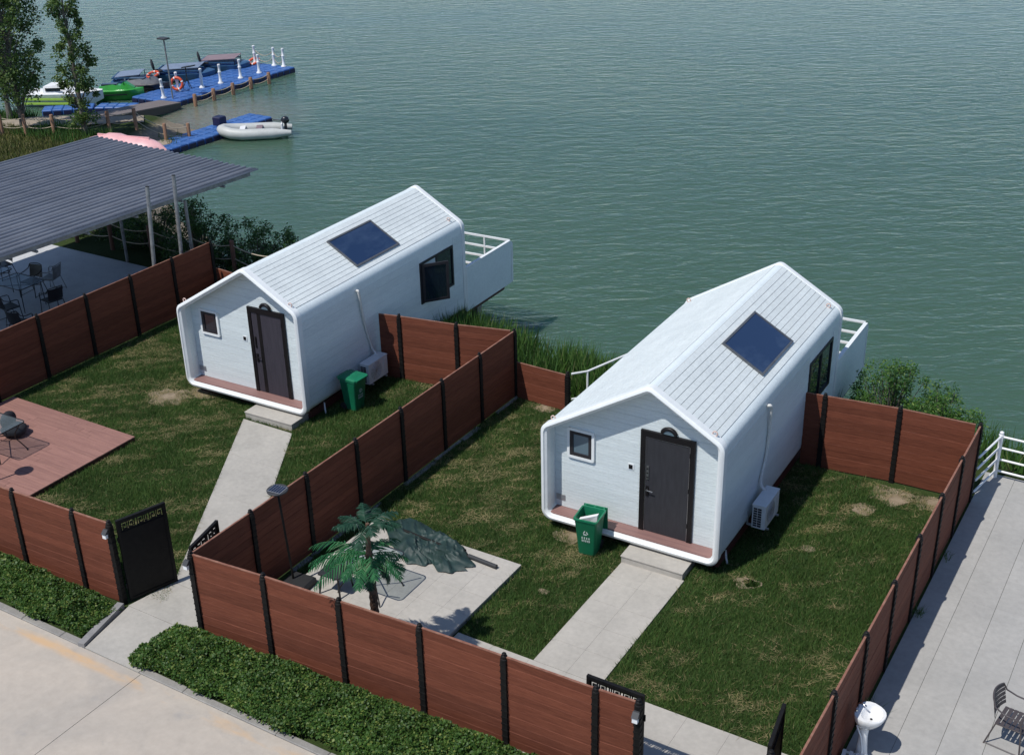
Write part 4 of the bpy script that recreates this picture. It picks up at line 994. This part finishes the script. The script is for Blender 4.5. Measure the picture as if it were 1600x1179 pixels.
# rope fences ------------------------------------------------------------
def rope_fence(label, pts, h, m, rr=.075, zs=(.85, .45), rope=True):
    r = thing('rope_fence', label, 'fence', (pts[0][0], pts[0][1], pts[0][2])); o = Vector(pts[0]); tops = []
    for p in pts:
        q = Vector(p) - o; MB().lathe([(rr, -.4), (rr, h - .03), (rr * .8, h)], 10).build('post', m, r, 50, loc=q); tops.append(q)
    if rope:
        for a, b in zip(tops[:-1], tops[1:]):
            for z in zs:
                P = [a.lerp(b, t / 8) + Vector((0, 0, h * z - .22 * (b - a).length * .35 * (1 - (t / 4 - 1) ** 2))) for t in range(9)]
                MB().tube(P, .018, 6).build('rope', ROPE, r, 60)
    return r
fp = []
for x, y in ((-30, 221), (5, 214), (42, 214), (86, 214), (172, 208), (213, 200), (257, 199), (293, 192)):
    p = bp(x, y, -.5); fp.append((p.x, p.y, float(gz(p.x, p.y)) if True else -.5))
rope_fence('rope fence of brown timber posts along the spit by the poplars', fp, .95, WPOST, .085)
wp = []
for x, y in ((306, 166), (335, 157), (365, 148), (393, 139), (421, 131)): p = bp(x, y, WZ); wp.append((p.x, p.y, WZ))
rope_fence('rope fence of timber posts standing in the water beside the dock', wp, .62, WPOST, .10)
rope_fence('dark rope fence behind the shaded patio', [(-34.0, 25.0, 0), (-32.2, 25.05, 0), (-30.6, 25.1, 0), (-28.9, 25.2, 0), (-27.2, 25.3, 0), (-25.6, 25.4, 0), (-23.6, 25.4, 0)], 1.05, BROWNPOST, .07)

# ------------------------------------------------------------------ pontoons, boats
CUBE = MB().cbox(-.243, .243, -.243, .243, 0, .40, .035).mesh('float_cube', BLUEP)
CUBEN = MB().cbox(-.243, .243, -.243, .243, 0, .40, .035).mesh('float_cube_navy', NAVY)
def pontoon(label, o, rz, nx, ny, skip=None, cat='dock', name='floating_dock'):
    r = thing(name, label, cat, (o[0], o[1], WZ - .12), rz)
    for i in range(nx):
        for j in range(ny):
            if skip and skip(i, j): continue
            place('float_cube', CUBE, r, (i * .5 + .25, j * .5 + .25, random.uniform(-.006, .006)))
    for j in range(ny): MB().box(nx * .5 + .002, nx * .5 + .05, j * .5 + .06, j * .5 + .44, .04, .33).build('edge_lug', NAVY, r)
    for i in range(nx): MB().box(i * .5 + .06, i * .5 + .44, -.05, -.002, .04, .33).build('edge_lug', NAVY, r)
    return r
pontoon('long blue modular dock with white bollards and moored boats', (-50.4, 44.2), 0, 6, 19)
pontoon('narrow blue modular raft beside the inflatable boat', (-42.55, 36.3), -.03, 3, 16)
pontoon('small blue modular float by the striped boat', (-52.2, 39.9), .75, 5, 2, name='floating_raft')
pontoon('blue modular float under the green jet boat', (-50.3, 41.6), .5, 4, 2, name='floating_raft')
bars = thing('float_stack', 'loose dark navy float block standing on the narrow raft', 'float', (-42.0, 41.9, WZ + .29)); place('float_cube', CUBEN, bars)
def bollard(label, x, y, z, tilt=0):
    b = thing('white_bollard', label, 'bollard', (x, y, z), 0, 'white bollards on the blue dock')
    m = MB().lathe([(.16, 0), (.15, .04), (.085, .10), (.07, .35), (.085, .55), (.10, .60), (.07, .64), (.06, .88), (.08, .92), (.08, 1.0), (.04, 1.02)], 12).build('bollard', WRAIL, b, 45); m.rotation_euler = (tilt, tilt * .5, 0)
DZ = WZ + .28
bl = [(256, 153, .12), (279, 142, .1), (316, 137, 0), (345, 130, 0), (376, 122, 0), (405, 114, 0), (444, 104, -.05), (437, 100, -.03), (412, 91, .03)]
names = ['leaning white bollard nearest the gangway', 'white bollard holding the orange lifebuoy', 'third white bollard along the dock edge from the gangway', 'fourth white bollard along the dock edge from the gangway', 'fifth white bollard along the dock edge from the gangway', 'sixth white bollard along the dock edge from the gangway', 'white bollard at the outer tip of the dock', 'white bollard just behind the tip bollard', 'white bollard on the far side of the dock with an orange ring']
BPX = []
for (x, y, t), nme in zip(bl, names):
    p = bp(x, y, DZ); p.x = min(max(p.x, -50.2), -47.65); p.y = min(max(p.y, 44.4), 53.5); bollard(nme, p.x, p.y, DZ, t); BPX.append(p)
dr = thing('dock_rope', 'slack pale rope linking the bollards at the dock end', 'rope', BPX[8])
for a, b in ((BPX[8], BPX[7]), (BPX[7], BPX[6])):
    for z in (.8, .45): MB().tube([a.lerp(b, t / 8) - BPX[8] + Vector((0, 0, z - .3 * (1 - (t / 4 - 1) ** 2))) for t in range(9)], .02, 6).build('rope', ROPE, dr, 60)
def ring_(label, loc, tx, tz):
    t = thing('lifebuoy', label, 'lifebuoy', loc, 0, 'orange lifebuoys on the dock'); R = .30; m = MB()
    m.tube([(R * math.cos(a), R * math.sin(a), 0) for a in [2 * math.pi * k / 24 for k in range(24)]], .075, 8, closed=True); o = m.build('ring', ORANGE, t, 60); o.rotation_euler = (tx, 0, tz)
    for k in range(4):
        a = math.pi / 2 * k + .4; q = MB(); q.tube([(R * math.cos(a + d), R * math.sin(a + d), 0) for d in (-.10, 0, .10)], .079, 8).build('band', FOAM, o, 60)
p = BPX[1]; ring_('orange lifebuoy hanging on a dock bollard', (p.x + .12, p.y - .16, DZ + .42), math.radians(80), math.radians(25))
p = BPX[8]; ring_('orange lifebuoy at the foot of the far bollard', (p.x + .1, p.y - .2, DZ + .16), math.radians(25), 0)
p = bp(240, 124, DZ + .2); ring_('orange lifebuoy lying on the black jet boat', (p.x, p.y, DZ + .45), math.radians(20), 0)
lp = bp(268, 155, DZ); lp.x = max(lp.x, -50.2)
ld = thing('dock_lamp', 'tall grey solar street lamp at the gangway end of the dock', 'street lamp', (lp.x, lp.y + .1, DZ)); MB().tube([(0, 0, 0), (-.12, .05, 3.0)], .04, 8).build('pole', GALV, ld, 60)
MB().cbox(-.40, .16, -.16, .22, 3.0, 3.07, .01).build('panel', LAMPG, ld)
def hull(m, L, B, H, bow=.35, flare=.8, n=10, mid=0.):
    """hull pointing +x, rings along x"""
    rings = []
    for i in range(n + 1):
        t = i / n; x = -L / 2 + L * t; k = 1 if t < 1 - bow else max(.03, 1 - ((t - 1 + bow) / bow) ** 2.0); b = B / 2 * k; z0 = .0 + H * .55 * max(0, (t - .65) / .35) ** 2; zt = H * (1 + .15 * t * t)
        rings.append([(x, 0, z0), (x, b * flare * .7, z0 + .02), (x, b * flare, z0 + H * .3 * (1 - z0 / H)), (x, b, zt), (x, b * .86, zt + .02), (x, 0, zt + .04 + mid), (x, -b * .86, zt + .02), (x, -b, zt), (x, -b * flare, z0 + H * .3 * (1 - z0 / H)), (x, -b * flare * .7, z0 + .02)])
    return m.loft(rings)
RA = math.atan2(.5185, .8548)
def at(px, py, z): p = bp(px, py, z); return p
# striped launch
p = at(105, 163, WZ); w = thing('motor_launch', 'white motor launch with lime stripes moored left of the dock', 'boat', (p.x, p.y, WZ - .1), RA - .1)
hull(MB(), 4.1, 1.5, .75, .4).build('hull', FOAM, w, 40)
for z in (.30, .52): 
    for s in (-1, 1): MB().bar((-2.0, s * .765 - s * .02, z), (.5, s * .775, z + .02), .05, .10).build('stripe', LIME, w)
MB().loft([[(x, s * b, z) for s, z in ((-1, .76), (-.8, h), (.8, h), (1, .76))] for x, b, h in ((-.9, .62, 1.12), (-.2, .62, 1.18), (.5, .55, .86))]).build('cabin_top', FOAM, w, 30)
for s in (-1, 1): MB().bar((-.75, s * .60, .98), (.05, s * .60, 1.0), .03, .16).build('cabin_window', GLASS, w)
# green and black jet boats
def jetboat(label, px, py, rz, mh, seatm):
    p = at(px, py, WZ); j = thing('jet_boat', label, 'boat', (p.x, p.y, WZ - .05), rz, 'small jet boats by the dock')
    hull(MB(), 2.5, 1.05, .55, .5).build('hull', mh, j, 40)
    MB().loft([[(x, s * b, z) for s, z in ((-1, .56), (-.6, h), (.6, h), (1, .56))] for x, b, h in ((-1.0, .32, .78), (-.3, .34, .86), (.1, .30, .80), (.3, .34, 1.0), (.8, .22, .68))]).build('seat_cowl', seatm, j, 40)
    MB().tube([(.22, -.32, 1.06), (.30, -.1, 1.02), (.30, .1, 1.02), (.22, .32, 1.06)], .03, 6).build('handlebar', BLKHULL, j); MB().box(-.9, -.1, -.2, .2, .80, .88).build('seat', BLKHULL, j)
    for s in (-1, 1): MB().bar((-1.1, s * .50, .36), (.5, s * .50, .40), .06, .05).build('rub_rail', BLKHULL, j)
jetboat('bright green jet boat between the striped launch and the dock', 190, 155, RA, GREENB, GREENB)
jetboat('black and grey jet boat beside the green one', 232, 146, RA - .1, BLKHULL, GREYHULL)
def flatboat(label, px, py, rz, awn, L, H=.95, roof=True):
    p = at(px, py, DZ); b = thing('flat_boat', label, 'boat', (p.x, p.y, WZ - .05), rz, 'flat awning boats at the dock')
    m = MB(); B = 1.7
    hull(m, L, B, .5, .22, .9).build('hull', BLUEHULL, b, 40)
    MB().box(-L / 2 + .1, L / 2 - .75, -B / 2 + .15, B / 2 - .15, .545, .60).build('deck', BLUEP, b)
    fr = MB()
    for s in (-1, 1): fr.bar((-L / 2 + .1, s * B * .46, .70), (L / 2 - .7, s * B * .46, .70), .06, .07)
    fr.bar((-L / 2 + .1, -B * .46, .70), (-L / 2 + .1, B * .46, .70), .06, .07); fr.build('side_rail', BLUEHULL, b)
    if roof:
        MB().add([(-L * .40, -B * .45, H), (L * .28, -B * .45, H + .1), (L * .28, B * .45, H + .1), (-L * .40, B * .45, H), (-L * .40, -B * .45, H + .03), (L * .28, -B * .45, H + .13), (L * .28, B * .45, H + .13), (-L * .40, B * .45, H + .03)],
                 [(3, 2, 1, 0), (4, 5, 6, 7), (0, 1, 5, 4), (1, 2, 6, 5), (2, 3, 7, 6), (3, 0, 4, 7)]).build('awning', awn, b)
        for x in (-L * .38, L * .26):
            for s in (-1, 1): MB().tube([(x, s * B * .43, .55), (x, s * B * .43, H + .05)], .02, 6).build('awning_post', BLACKM, b)
    return b
flatboat('mauve-roofed flat boat at the outer end of the dock', 352, 104, RA - .05, MAUVE, 2.9, .80)
flatboat('blue flat boat with a grey-blue awning in the middle of the dock', 292, 117, RA, GREYAWN, 3.2, .76)
flatboat('dark blue open flat boat at the inner end of the dock', 208, 128, RA + .05, GREYAWN, 2.0, .74)
def seat(label, px, py, rz):
    p = at(px, py, DZ + .35); s = thing('boat_seat', label, 'seat', (p.x, p.y, DZ), rz, 'black swivel seats on the dock')
    MB().tube([(0, 0, 0), (0, 0, .38)], .04, 8).build('pedestal', BLACKM, s); blob(MB(), (0, 0, .43), (.27, .26, .08)).build('cushion', CUSH, s, 60)
    b = blob(MB(), (0, 0, 0), (.08, .25, .34)).build('backrest', CUSH, s, 60); b.location = (-.24, 0, .76); b.rotation_euler.y = -.15
seat('black swivel seat left of the grey-blue awning', 247, 113, RA + .3); seat('black swivel seat left of the mauve awning', 319, 101, RA + .3)
st = thing('tripod_stand', 'dark tripod stand with a tilted flat head on the dock', 'stand', tuple(at(294, 138, DZ))); 
for k in range(3): MB().tube([(0, 0, .55), (.28 * math.cos(k * 2.1), .28 * math.sin(k * 2.1), .0)], .02, 6).build('leg', BLACKM, st)
MB().tube([(0, 0, .5), (0, 0, 1.1)], .03, 6).build('column', BLACKM, st); MB().add([(-.1, -.2, 1.08), (.55, -.2, 1.2), (.55, .2, 1.2), (-.1, .2, 1.08), (-.1, -.2, 1.14), (.55, -.2, 1.26), (.55, .2, 1.26), (-.1, .2, 1.14)], [(3, 2, 1, 0), (4, 5, 6, 7), (0, 1, 5, 4), (1, 2, 6, 5), (2, 3, 7, 6), (3, 0, 4, 7)]).build('head', BLACKM, st)
# inflatable dinghy
p = at(402, 214, WZ); dg = thing('inflatable_dinghy', 'pale grey inflatable dinghy with a black outboard motor', 'boat', (p.x, p.y, WZ), RA + .12)
tb = [(1.62, -.55, .26), (.8, -.58, .27), (-.6, -.56, .28), (-1.15, -.42, .33), (-1.5, -.2, .40), (-1.58, 0, .42), (-1.5, .2, .40), (-1.15, .42, .33), (-.6, .56, .28), (.8, .58, .27), (1.62, .55, .26)]
MB().tube(tb, [.12, .24, .25, .25, .24, .235, .24, .25, .25, .24, .12], 14).build('tube', INFL, dg, 60)
MB().extz([(-1.2, -.35), (1.2, -.4), (1.2, .4), (-1.2, .35)], .12, .18).build('floor', GREYHULL, dg); MB().box(1.16, 1.22, -.36, .36, .14, .62).build('transom', FOAM, dg)
MB().box(.0, .28, -.40, .40, .42, .46).build('thwart', MAUVE, dg); MB().box(-.75, -.5, -.40, .40, .42, .46).build('thwart', FOAM, dg)
ob = MB(); blob(ob, (1.36, 0, .74), (.20, .14, .17)); ob.build('outboard_cowl', BLKHULL, dg, 60); MB().box(1.30, 1.42, -.06, .06, -.25, .65).build('outboard_leg', BLKHULL, dg); MB().tube([(1.2, 0, .72), (.8, .1, .74)], .025, 6).build('tiller', BLKHULL, dg)
# pink upturned hull
p = at(186, 221, -.25); p.z = -.25; pk = thing('upturned_boat', 'pale pink upturned boat hull beside the canopy roof', 'boat', (p.x + .2, p.y + .1, float(gz(p.x, p.y)) + .02), RA - .34)
rg_ = []
for i in range(13):
    t = i / 12; x = -2.1 + 4.2 * t; k = max(.05, 1 - abs(2 * t - 1) ** 3.2); b = .62 * k; h = .55 * k ** .5 + (.10 if .28 < t < .42 else 0)
    rg_.append([(x, -b, 0), (x, -b * .92, h * .45), (x, -b * .55, h * .85), (x, 0, h), (x, b * .55, h * .85), (x, b * .92, h * .45), (x, b, 0)])
MB().loft(rg_).build('hull', PINK, pk, 50); MB().bar((-1.3, 0, .50), (1.3, 0, .50), .06, .14).build('keel', PINK, pk)
# gangway
a = bp(120, 186, -.45); b = bp(266, 157, DZ + .1); gw = thing('gangway', 'grey-brown boarded gangway from the spit to the dock', 'gangway', (a.x, a.y, 0)); d = b - a; L = Vector((d.x, d.y, 0)).length; gw.rotation_euler.z = math.atan2(d.y, d.x)
npl = 22
for i in range(npl):
    x0 = L * i / npl; z0 = -.45 + (DZ + .06 + .45) * (i / npl); z1 = -.45 + (DZ + .06 + .45) * ((i + 1) / npl)
    MB().add([(x0, -.7, z0), (x0 + L / npl - .006, -.7, z1), (x0 + L / npl - .006, .7, z1), (x0, .7, z0), (x0, -.7, z0 - .05), (x0 + L / npl - .006, -.7, z1 - .05), (x0 + L / npl - .006, .7, z1 - .05), (x0, .7, z0 - .05)], [(0, 1, 2, 3), (7, 6, 5, 4), (1, 0, 4, 5), (2, 1, 5, 6), (3, 2, 6, 7), (0, 3, 7, 4)]).build('plank', GANG, gw)
for s in (-.62, .62): MB().add([(0, s - .04, -.51), (L, s - .04, DZ), (L, s + .04, DZ), (0, s + .04, -.51), (0, s - .04, -.85), (L, s - .04, WZ - .1), (L, s + .04, WZ - .1), (0, s + .04, -.85)], [(0, 1, 2, 3), (7, 6, 5, 4), (1, 0, 4, 5), (2, 1, 5, 6), (3, 2, 6, 7), (0, 3, 7, 4)]).build('beam', BLKHULL, gw)

# ------------------------------------------------------------------ trees and shrubs
def crown_points(n, rg, f):
    """random points with clumps: f(u) -> centre, radius for height fraction u"""
    out = []
    for c, r, k in f: 
        q = rg.normal(size=(k, 3)); q /= np.linalg.norm(q, axis=1)[:, None]; q *= (rg.random(k) ** .45 * r)[:, None]; q[:, 2] *= 1.15; out.append(np.array(c) + q)
    return np.concatenate(out)
def poplar(label, x, y, H, R, seed, nclump=60, trunk_h=.16, leaf=.15, bare=0.):
    rg = np.random.default_rng(seed); z = float(gz(x, y)); t = thing('poplar_tree', label, 'tree', (x, y, z), 0, 'poplars on the spit')
    tp = [(.06 * math.sin(i * .9) * (i / 9), .05 * math.cos(i * 1.3) * (i / 9), H * .96 * i / 9) for i in range(10)]
    MB().tube([(0, 0, -.2)] + tp[1:], [.11 + .05] + [.11 * (1 - i / 10) + .012 for i in range(1, 10)], 8).build('trunk', BARK, t, 60)
    cl = []; br = MB()
    for k in range(nclump):
        u = trunk_h + (1 - trunk_h) * rg.random(); prof = R * (math.sin(math.pi * min(1, (u - trunk_h) / (1 - trunk_h) * .82 + .14)) ** .7); a = rg.random() * 6.283; rr = prof * (.25 + .75 * rg.random() ** .6)
        c = (rr * math.cos(a), rr * math.sin(a), H * u); s = (c[0] * .05, c[1] * .05, max(.3, c[2] - rr * 1.5)); br.tube([s, (c[0] * .5, c[1] * .5, c[2] - rr * .6), c], [.022, .014, .006], 5); cl.append((c, R * (.16 + .20 * rg.random()), int(60 + 60 * rg.random())))
    br.build('branches', BARK, t)
    V, F_ = leaves(crown_points(0, rg, cl), leaf, .2, .8, rg, drop=.2); fastmesh('crown', V, F_, L_POP, t)
    return t
t = bp(134, 212, -.45); poplar('slender poplar tree right of the two big poplars', t.x, t.y, 7.0, .82, 1, 80, .06, .11)
t = bp(38, 208, -.45); poplar('leafy poplar tree in front at the upper left corner', t.x, t.y, 8.2, 1.5, 2, 150, .20, .12)
t = bp(16, 186, -.45); poplar('leafy poplar tree behind at the upper left photo edge', t.x, t.y, 8.6, 1.4, 3, 130, .22, .13)
def shrub(label, x, y, z, H, R, seed, m, leaf=.08, ncl=55, name='shrub', per=70):
    rg = np.random.default_rng(seed); t = thing(name, label, 'shrub', (x, y, z)); cl = []; br = MB()
    for k in range(ncl):
        a = rg.random() * 6.283; rr = R * rg.random() ** .5; h = H * (.22 + .72 * rg.random()) * (1 - .45 * (rr / R) ** 2); c = (rr * math.cos(a), rr * math.sin(a), h)
        br.tube([(c[0] * .12, c[1] * .12, -.1), (c[0] * .6, c[1] * .6, h * .6), c], [.022, .013, .005], 5); cl.append((c, .12 + .16 * rg.random() * R, int(per * (.6 + .8 * rg.random()))))
    br.build('stems', BARK, t); V, F_ = leaves(crown_points(0, rg, cl), leaf, .3, .42, rg); fastmesh('foliage', V, F_, m, t); return t
def sh(label, px, py, zg, H, R, seed, m, **k): p = bp(px, py, zg); shrub(label, p.x, p.y, float(gz(p.x, p.y)), H, R, seed, m, **k)
sh('leafy dark shrub behind the fence left of the left cabin', 402, 410, -.1, 2.75, 1.35, 31, L_SHRUB, ncl=150, leaf=.10)
sh('smaller dark shrub between the leafy shrub and the left cabin roof', 445, 408, -.3, 1.9, .85, 32, L_SHRUB, ncl=40, leaf=.09)
shrub('dark shrub in the shade behind the patio, right side', -27.6, 26.0, -.2, 2.1, 1.1, 33, L_SHRUB, .10, 75)
shrub('dark shrub in the shade behind the patio, middle', -29.8, 26.2, -.3, 1.9, 1.1, 34, L_SHRUB, .10, 70)
shrub('dark shrub in the shade behind the patio, left side', -32.2, 26.4, -.3, 1.8, 1.1, 35, L_SHRUB, .10, 60)
shrub('bright green feathery shrub behind the right yard fence, left half', -5.75, 25.6, -.5, 2.1, .95, 36, L_BUSH, .075, 85, per=90)
shrub('bright green feathery shrub at the terrace corner, right half', -4.6, 25.6, -.5, 1.75, .85, 37, L_BUSH, .075, 80, per=90)
# reeds
def reeds(label, boxes, sd, h, dens, name='reed_bed', m=None):
    rg = np.random.default_rng(sd); Ps = []
    for x0, x1, y0, y1 in boxes:
        n = int((x1 - x0) * (y1 - y0) * dens); X = x0 + (x1 - x0) * rg.random(n); Y = y0 + (y1 - y0) * rg.random(n); k = vnoise(X, Y, 1.6, sd) > .30; X = X[k]; Y = Y[k]; Ps.append(np.stack([X, Y, gz(X, Y) - .03], 1))
    P = np.concatenate(Ps); V, F_ = blades(P, h, .055, .45, rg); o = fastmesh(name, V, F_, m or L_REED); return tag(o, label, 'reeds', kind='stuff')
reeds('green reeds along the lake bank between the cabins', [(-17.3, -11.6, 23.0, 26.9), (-19.5, -16.6, 24.4, 27.6)], 41, .68, 230)
reeds('green reeds along the bank by the terrace end', [(-10.2, -2.8, 24.5, 27.2), (-2.8, 6, 24.3, 26.6)], 42, .75, 70)
reeds('grass and reeds on the spit below the poplars', [(-47, -42.6, 34.2, 36.3), (-42.7, -41.4, 38.2, 39.7), (-56, -49.5, 36.0, 38.2), (-25.5, -20.5, 24.2, 27.0)], 43, .42, 130)
reeds('dry yellow-green grass on the spit before the rope fence', [(-50, -39.5, 31.0, 35.4)], 44, .20, 260, 'dry_grass', L_SPIT)
pv = [(-30, 203, 196), (20, 201, 190), (70, 199, 185), (120, 200, 183), (160, 197, 187), (200, 193, 184), (225, 192, 184)]; SP = []
for x, ya, yb in pv:
    for yq in (ya, (ya + yb) / 2, yb): q_ = bp(x, yq, -.5); SP.append((q_.x, q_.y, float(gz(q_.x, q_.y)) + .06))
struct(MB().add(SP, [(3 * i + k, 3 * i + 3 + k, 3 * i + 4 + k, 3 * i + 1 + k) for i in range(len(pv) - 1) for k in (0, 1)]).build('sand_path', SAND))
sb = bp(247, 203, -.6)
struct(MB().lathe([(.7, -.2), (.55, .02), (.3, .05), (.05, .06)], 18, (sb.x + .2, sb.y - .2, float(gz(sb.x, sb.y)))).build('sand_patch', SAND))

# ------------------------------------------------------------------ hedges
def hedge(label, x0, x1, y0, y1f, h, seed, n, tip=0):
    rg = np.random.default_rng(seed); X = x0 + (x1 - x0) * rg.random(n); v = rg.random(n)
    edge = (vnoise(X, X * 0, 2.2, seed) - .5) * .22
    Y = (y0 + edge) + (y1f(X) - y0 - edge) * v
    top = h * (.50 + .45 * vnoise(X, Y, 2.4, seed + 1) + .42 * vnoise(X, Y, 7.5, seed + 2)) * np.clip(np.sin(np.pi * np.clip(v * .86 + .12, 0, 1)), 0, 1) ** .45 * np.clip((X - x0) / .35, .25, 1) ** .5
    top *= np.where(tip, np.clip((x1 - X) / .5, .3, 1), 1)
    Z = .02 + top * (1 - .75 * rg.random(n) ** 1.8)
    V, F_ = leaves(np.stack([X, Y, Z], 1), .047, .45, .75, rg)
    o = fastmesh('hedge', V - np.array([x0, y0, 0]), F_, L_HEDGE); o.location = (x0, y0, 0); return tag(o, label, 'hedge', 'low hedges along the road')
hedge('low green hedge at the roadside left of the entrance', -21.5, -15.62, 10.66, lambda X: 11.62 + 0 * X, .40, 51, 85000, 1)
hedge('long low green hedge at the roadside before the palm fence', -14.35, -5.0, 10.66, lambda X: 11.78 + (X + 14) * .045, .42, 52, 150000)

# ------------------------------------------------------------------ lawn
SOIL = mat('bare_soil', (.34, .27, .19), (.23, .18, .12), 5, .95, bump=.4, bscale=25, fine=.3, spec=.1)
for cx, cy, r in ((-21.2, 18.3, .62), (-20.6, 18.9, .45), (-4.75, 22.25, .55), (-3.95, 22.35, .42), (-5.1, 21.5, .3), (-9.75, 17.8, .42), (-6.2, 17.95, .26), (-15.2, 21.8, .3), (-12.9, 22.2, .3), (-5.6, 19.6, .16), (-6.1, 18.0, .2), (-9.3, 15.9, .12)):
    rg_s = random.Random(int(cx * 100)); ring_s = []
    for k in range(26):
        t = 2 * math.pi * k / 26; rr = r * (.55 + .55 * float(vnoise(cx + math.cos(t) * 1.3, cy + math.sin(t) * 1.3, 2.7, 91))); ring_s.append((cx + rr * math.cos(t), cy + rr * .8 * math.sin(t)))
    MB().extz(ring_s, -.02, .006).build('soil_patch', SOIL)['kind'] = 'structure'
def lawn():
    rg = np.random.default_rng(61); N = 620000
    X = np.where(rg.random(N) < .52, -24.59 + 10.73 * rg.random(N), -13.77 + 10.38 * rg.random(N)); Y = 12.2 + 11.3 * rg.random(N)
    k = np.ones(N, bool)
    def cut(c):
        nonlocal k
        k &= ~c
    cut((X < -20.2) & (Y < 16.36)); cut((X > -13.4) & (X < -10.0) & (Y < 16.36)); cut((X > -13.8) & (Y < 14.13))
    cut((X > -8.5) & (X < -7.18) & (Y < 17.5))
    Lx = -15.42 - (Y - 12.73) * .603; Rx = np.minimum(-13.92, -13.96 - (Y - 12.73) * .60); cut((X > Lx) & (X < Rx) & (Y < 18.35))
    cut((X > -8.50) & (X < -7.22) & (Y > 17.1) & (Y < 18.0))
    cut((X > -20.7) & (X < -17.5) & (Y > 19.1)); cut((X > -10.2) & (X < -7.0) & (Y > 18.15))
    cut((X < -13.82) & (Y > 22.3 + (X < -20) * 1.2)); cut((X > -13.82) & (Y > 22.6))
    # bare and dry patches
    U = X * .72 + Y * .69; Q = -X * .69 + Y * .72
    d = vnoise(X, Y, .75, 71) * .22 + vnoise(U * .8, Q * 2.6, 1.5, 72) * .36 + vnoise(U * .7, Q * 2.2, 5.0, 73) * .42
    bare = np.zeros(N)
    for cx, cy, r in ((-21.2, 18.3, .75), (-20.6, 18.9, .5), (-4.6, 22.1, .7), (-3.9, 22.4, .6), (-5.2, 21.3, .45), (-9.7, 17.75, .45), (-6.3, 18.0, .3), (-15.2, 21.8, .4), (-12.9, 22.2, .35)):
        bare = np.maximum(bare, 1 - np.hypot(X - cx, (Y - cy) * 1.2) / r)
    zone = np.where(X > -7.2, -.075, np.where(X > -13.8, np.where(Y > 16.2, .035, -.03), np.where(X < -17, .015, -.02)))
    dr = d + zone + .45 * np.clip(bare + .2, 0, 1)
    keep = rg.random(N) < np.clip(1.20 - np.clip(dr - .60, 0, 1) * 4.0, .15, 1)
    sel = k & keep & (bare < .55 + .25 * rg.random(N)); P = np.stack([X[sel], Y[sel], np.full(sel.sum(), -.01)], 1)
    hh = .085 * (.55 + .9 * vnoise(P[:, 0], P[:, 1], 1.7, 74))
    V, F_ = blades(P, hh, .011, .75, rg); tag(fastmesh('lawn_grass', V, F_, L_GRASS), 'green lawn grass of both cabin yards', 'grass', kind='stuff')
    s2 = k & (rg.random(N) < np.clip((dr - .585) * 2.4, 0.012, .42)) & (bare < .75); P = np.stack([X[s2], Y[s2], np.full(s2.sum(), .0) + .015], 1)
    V, F_ = blades(P, .075, .010, 1.9, rg, .72); tag(fastmesh('dry_lawn_grass', V, F_, L_DRY), 'dry straw-coloured grass between the green in both yards', 'grass', kind='stuff')
lawn()
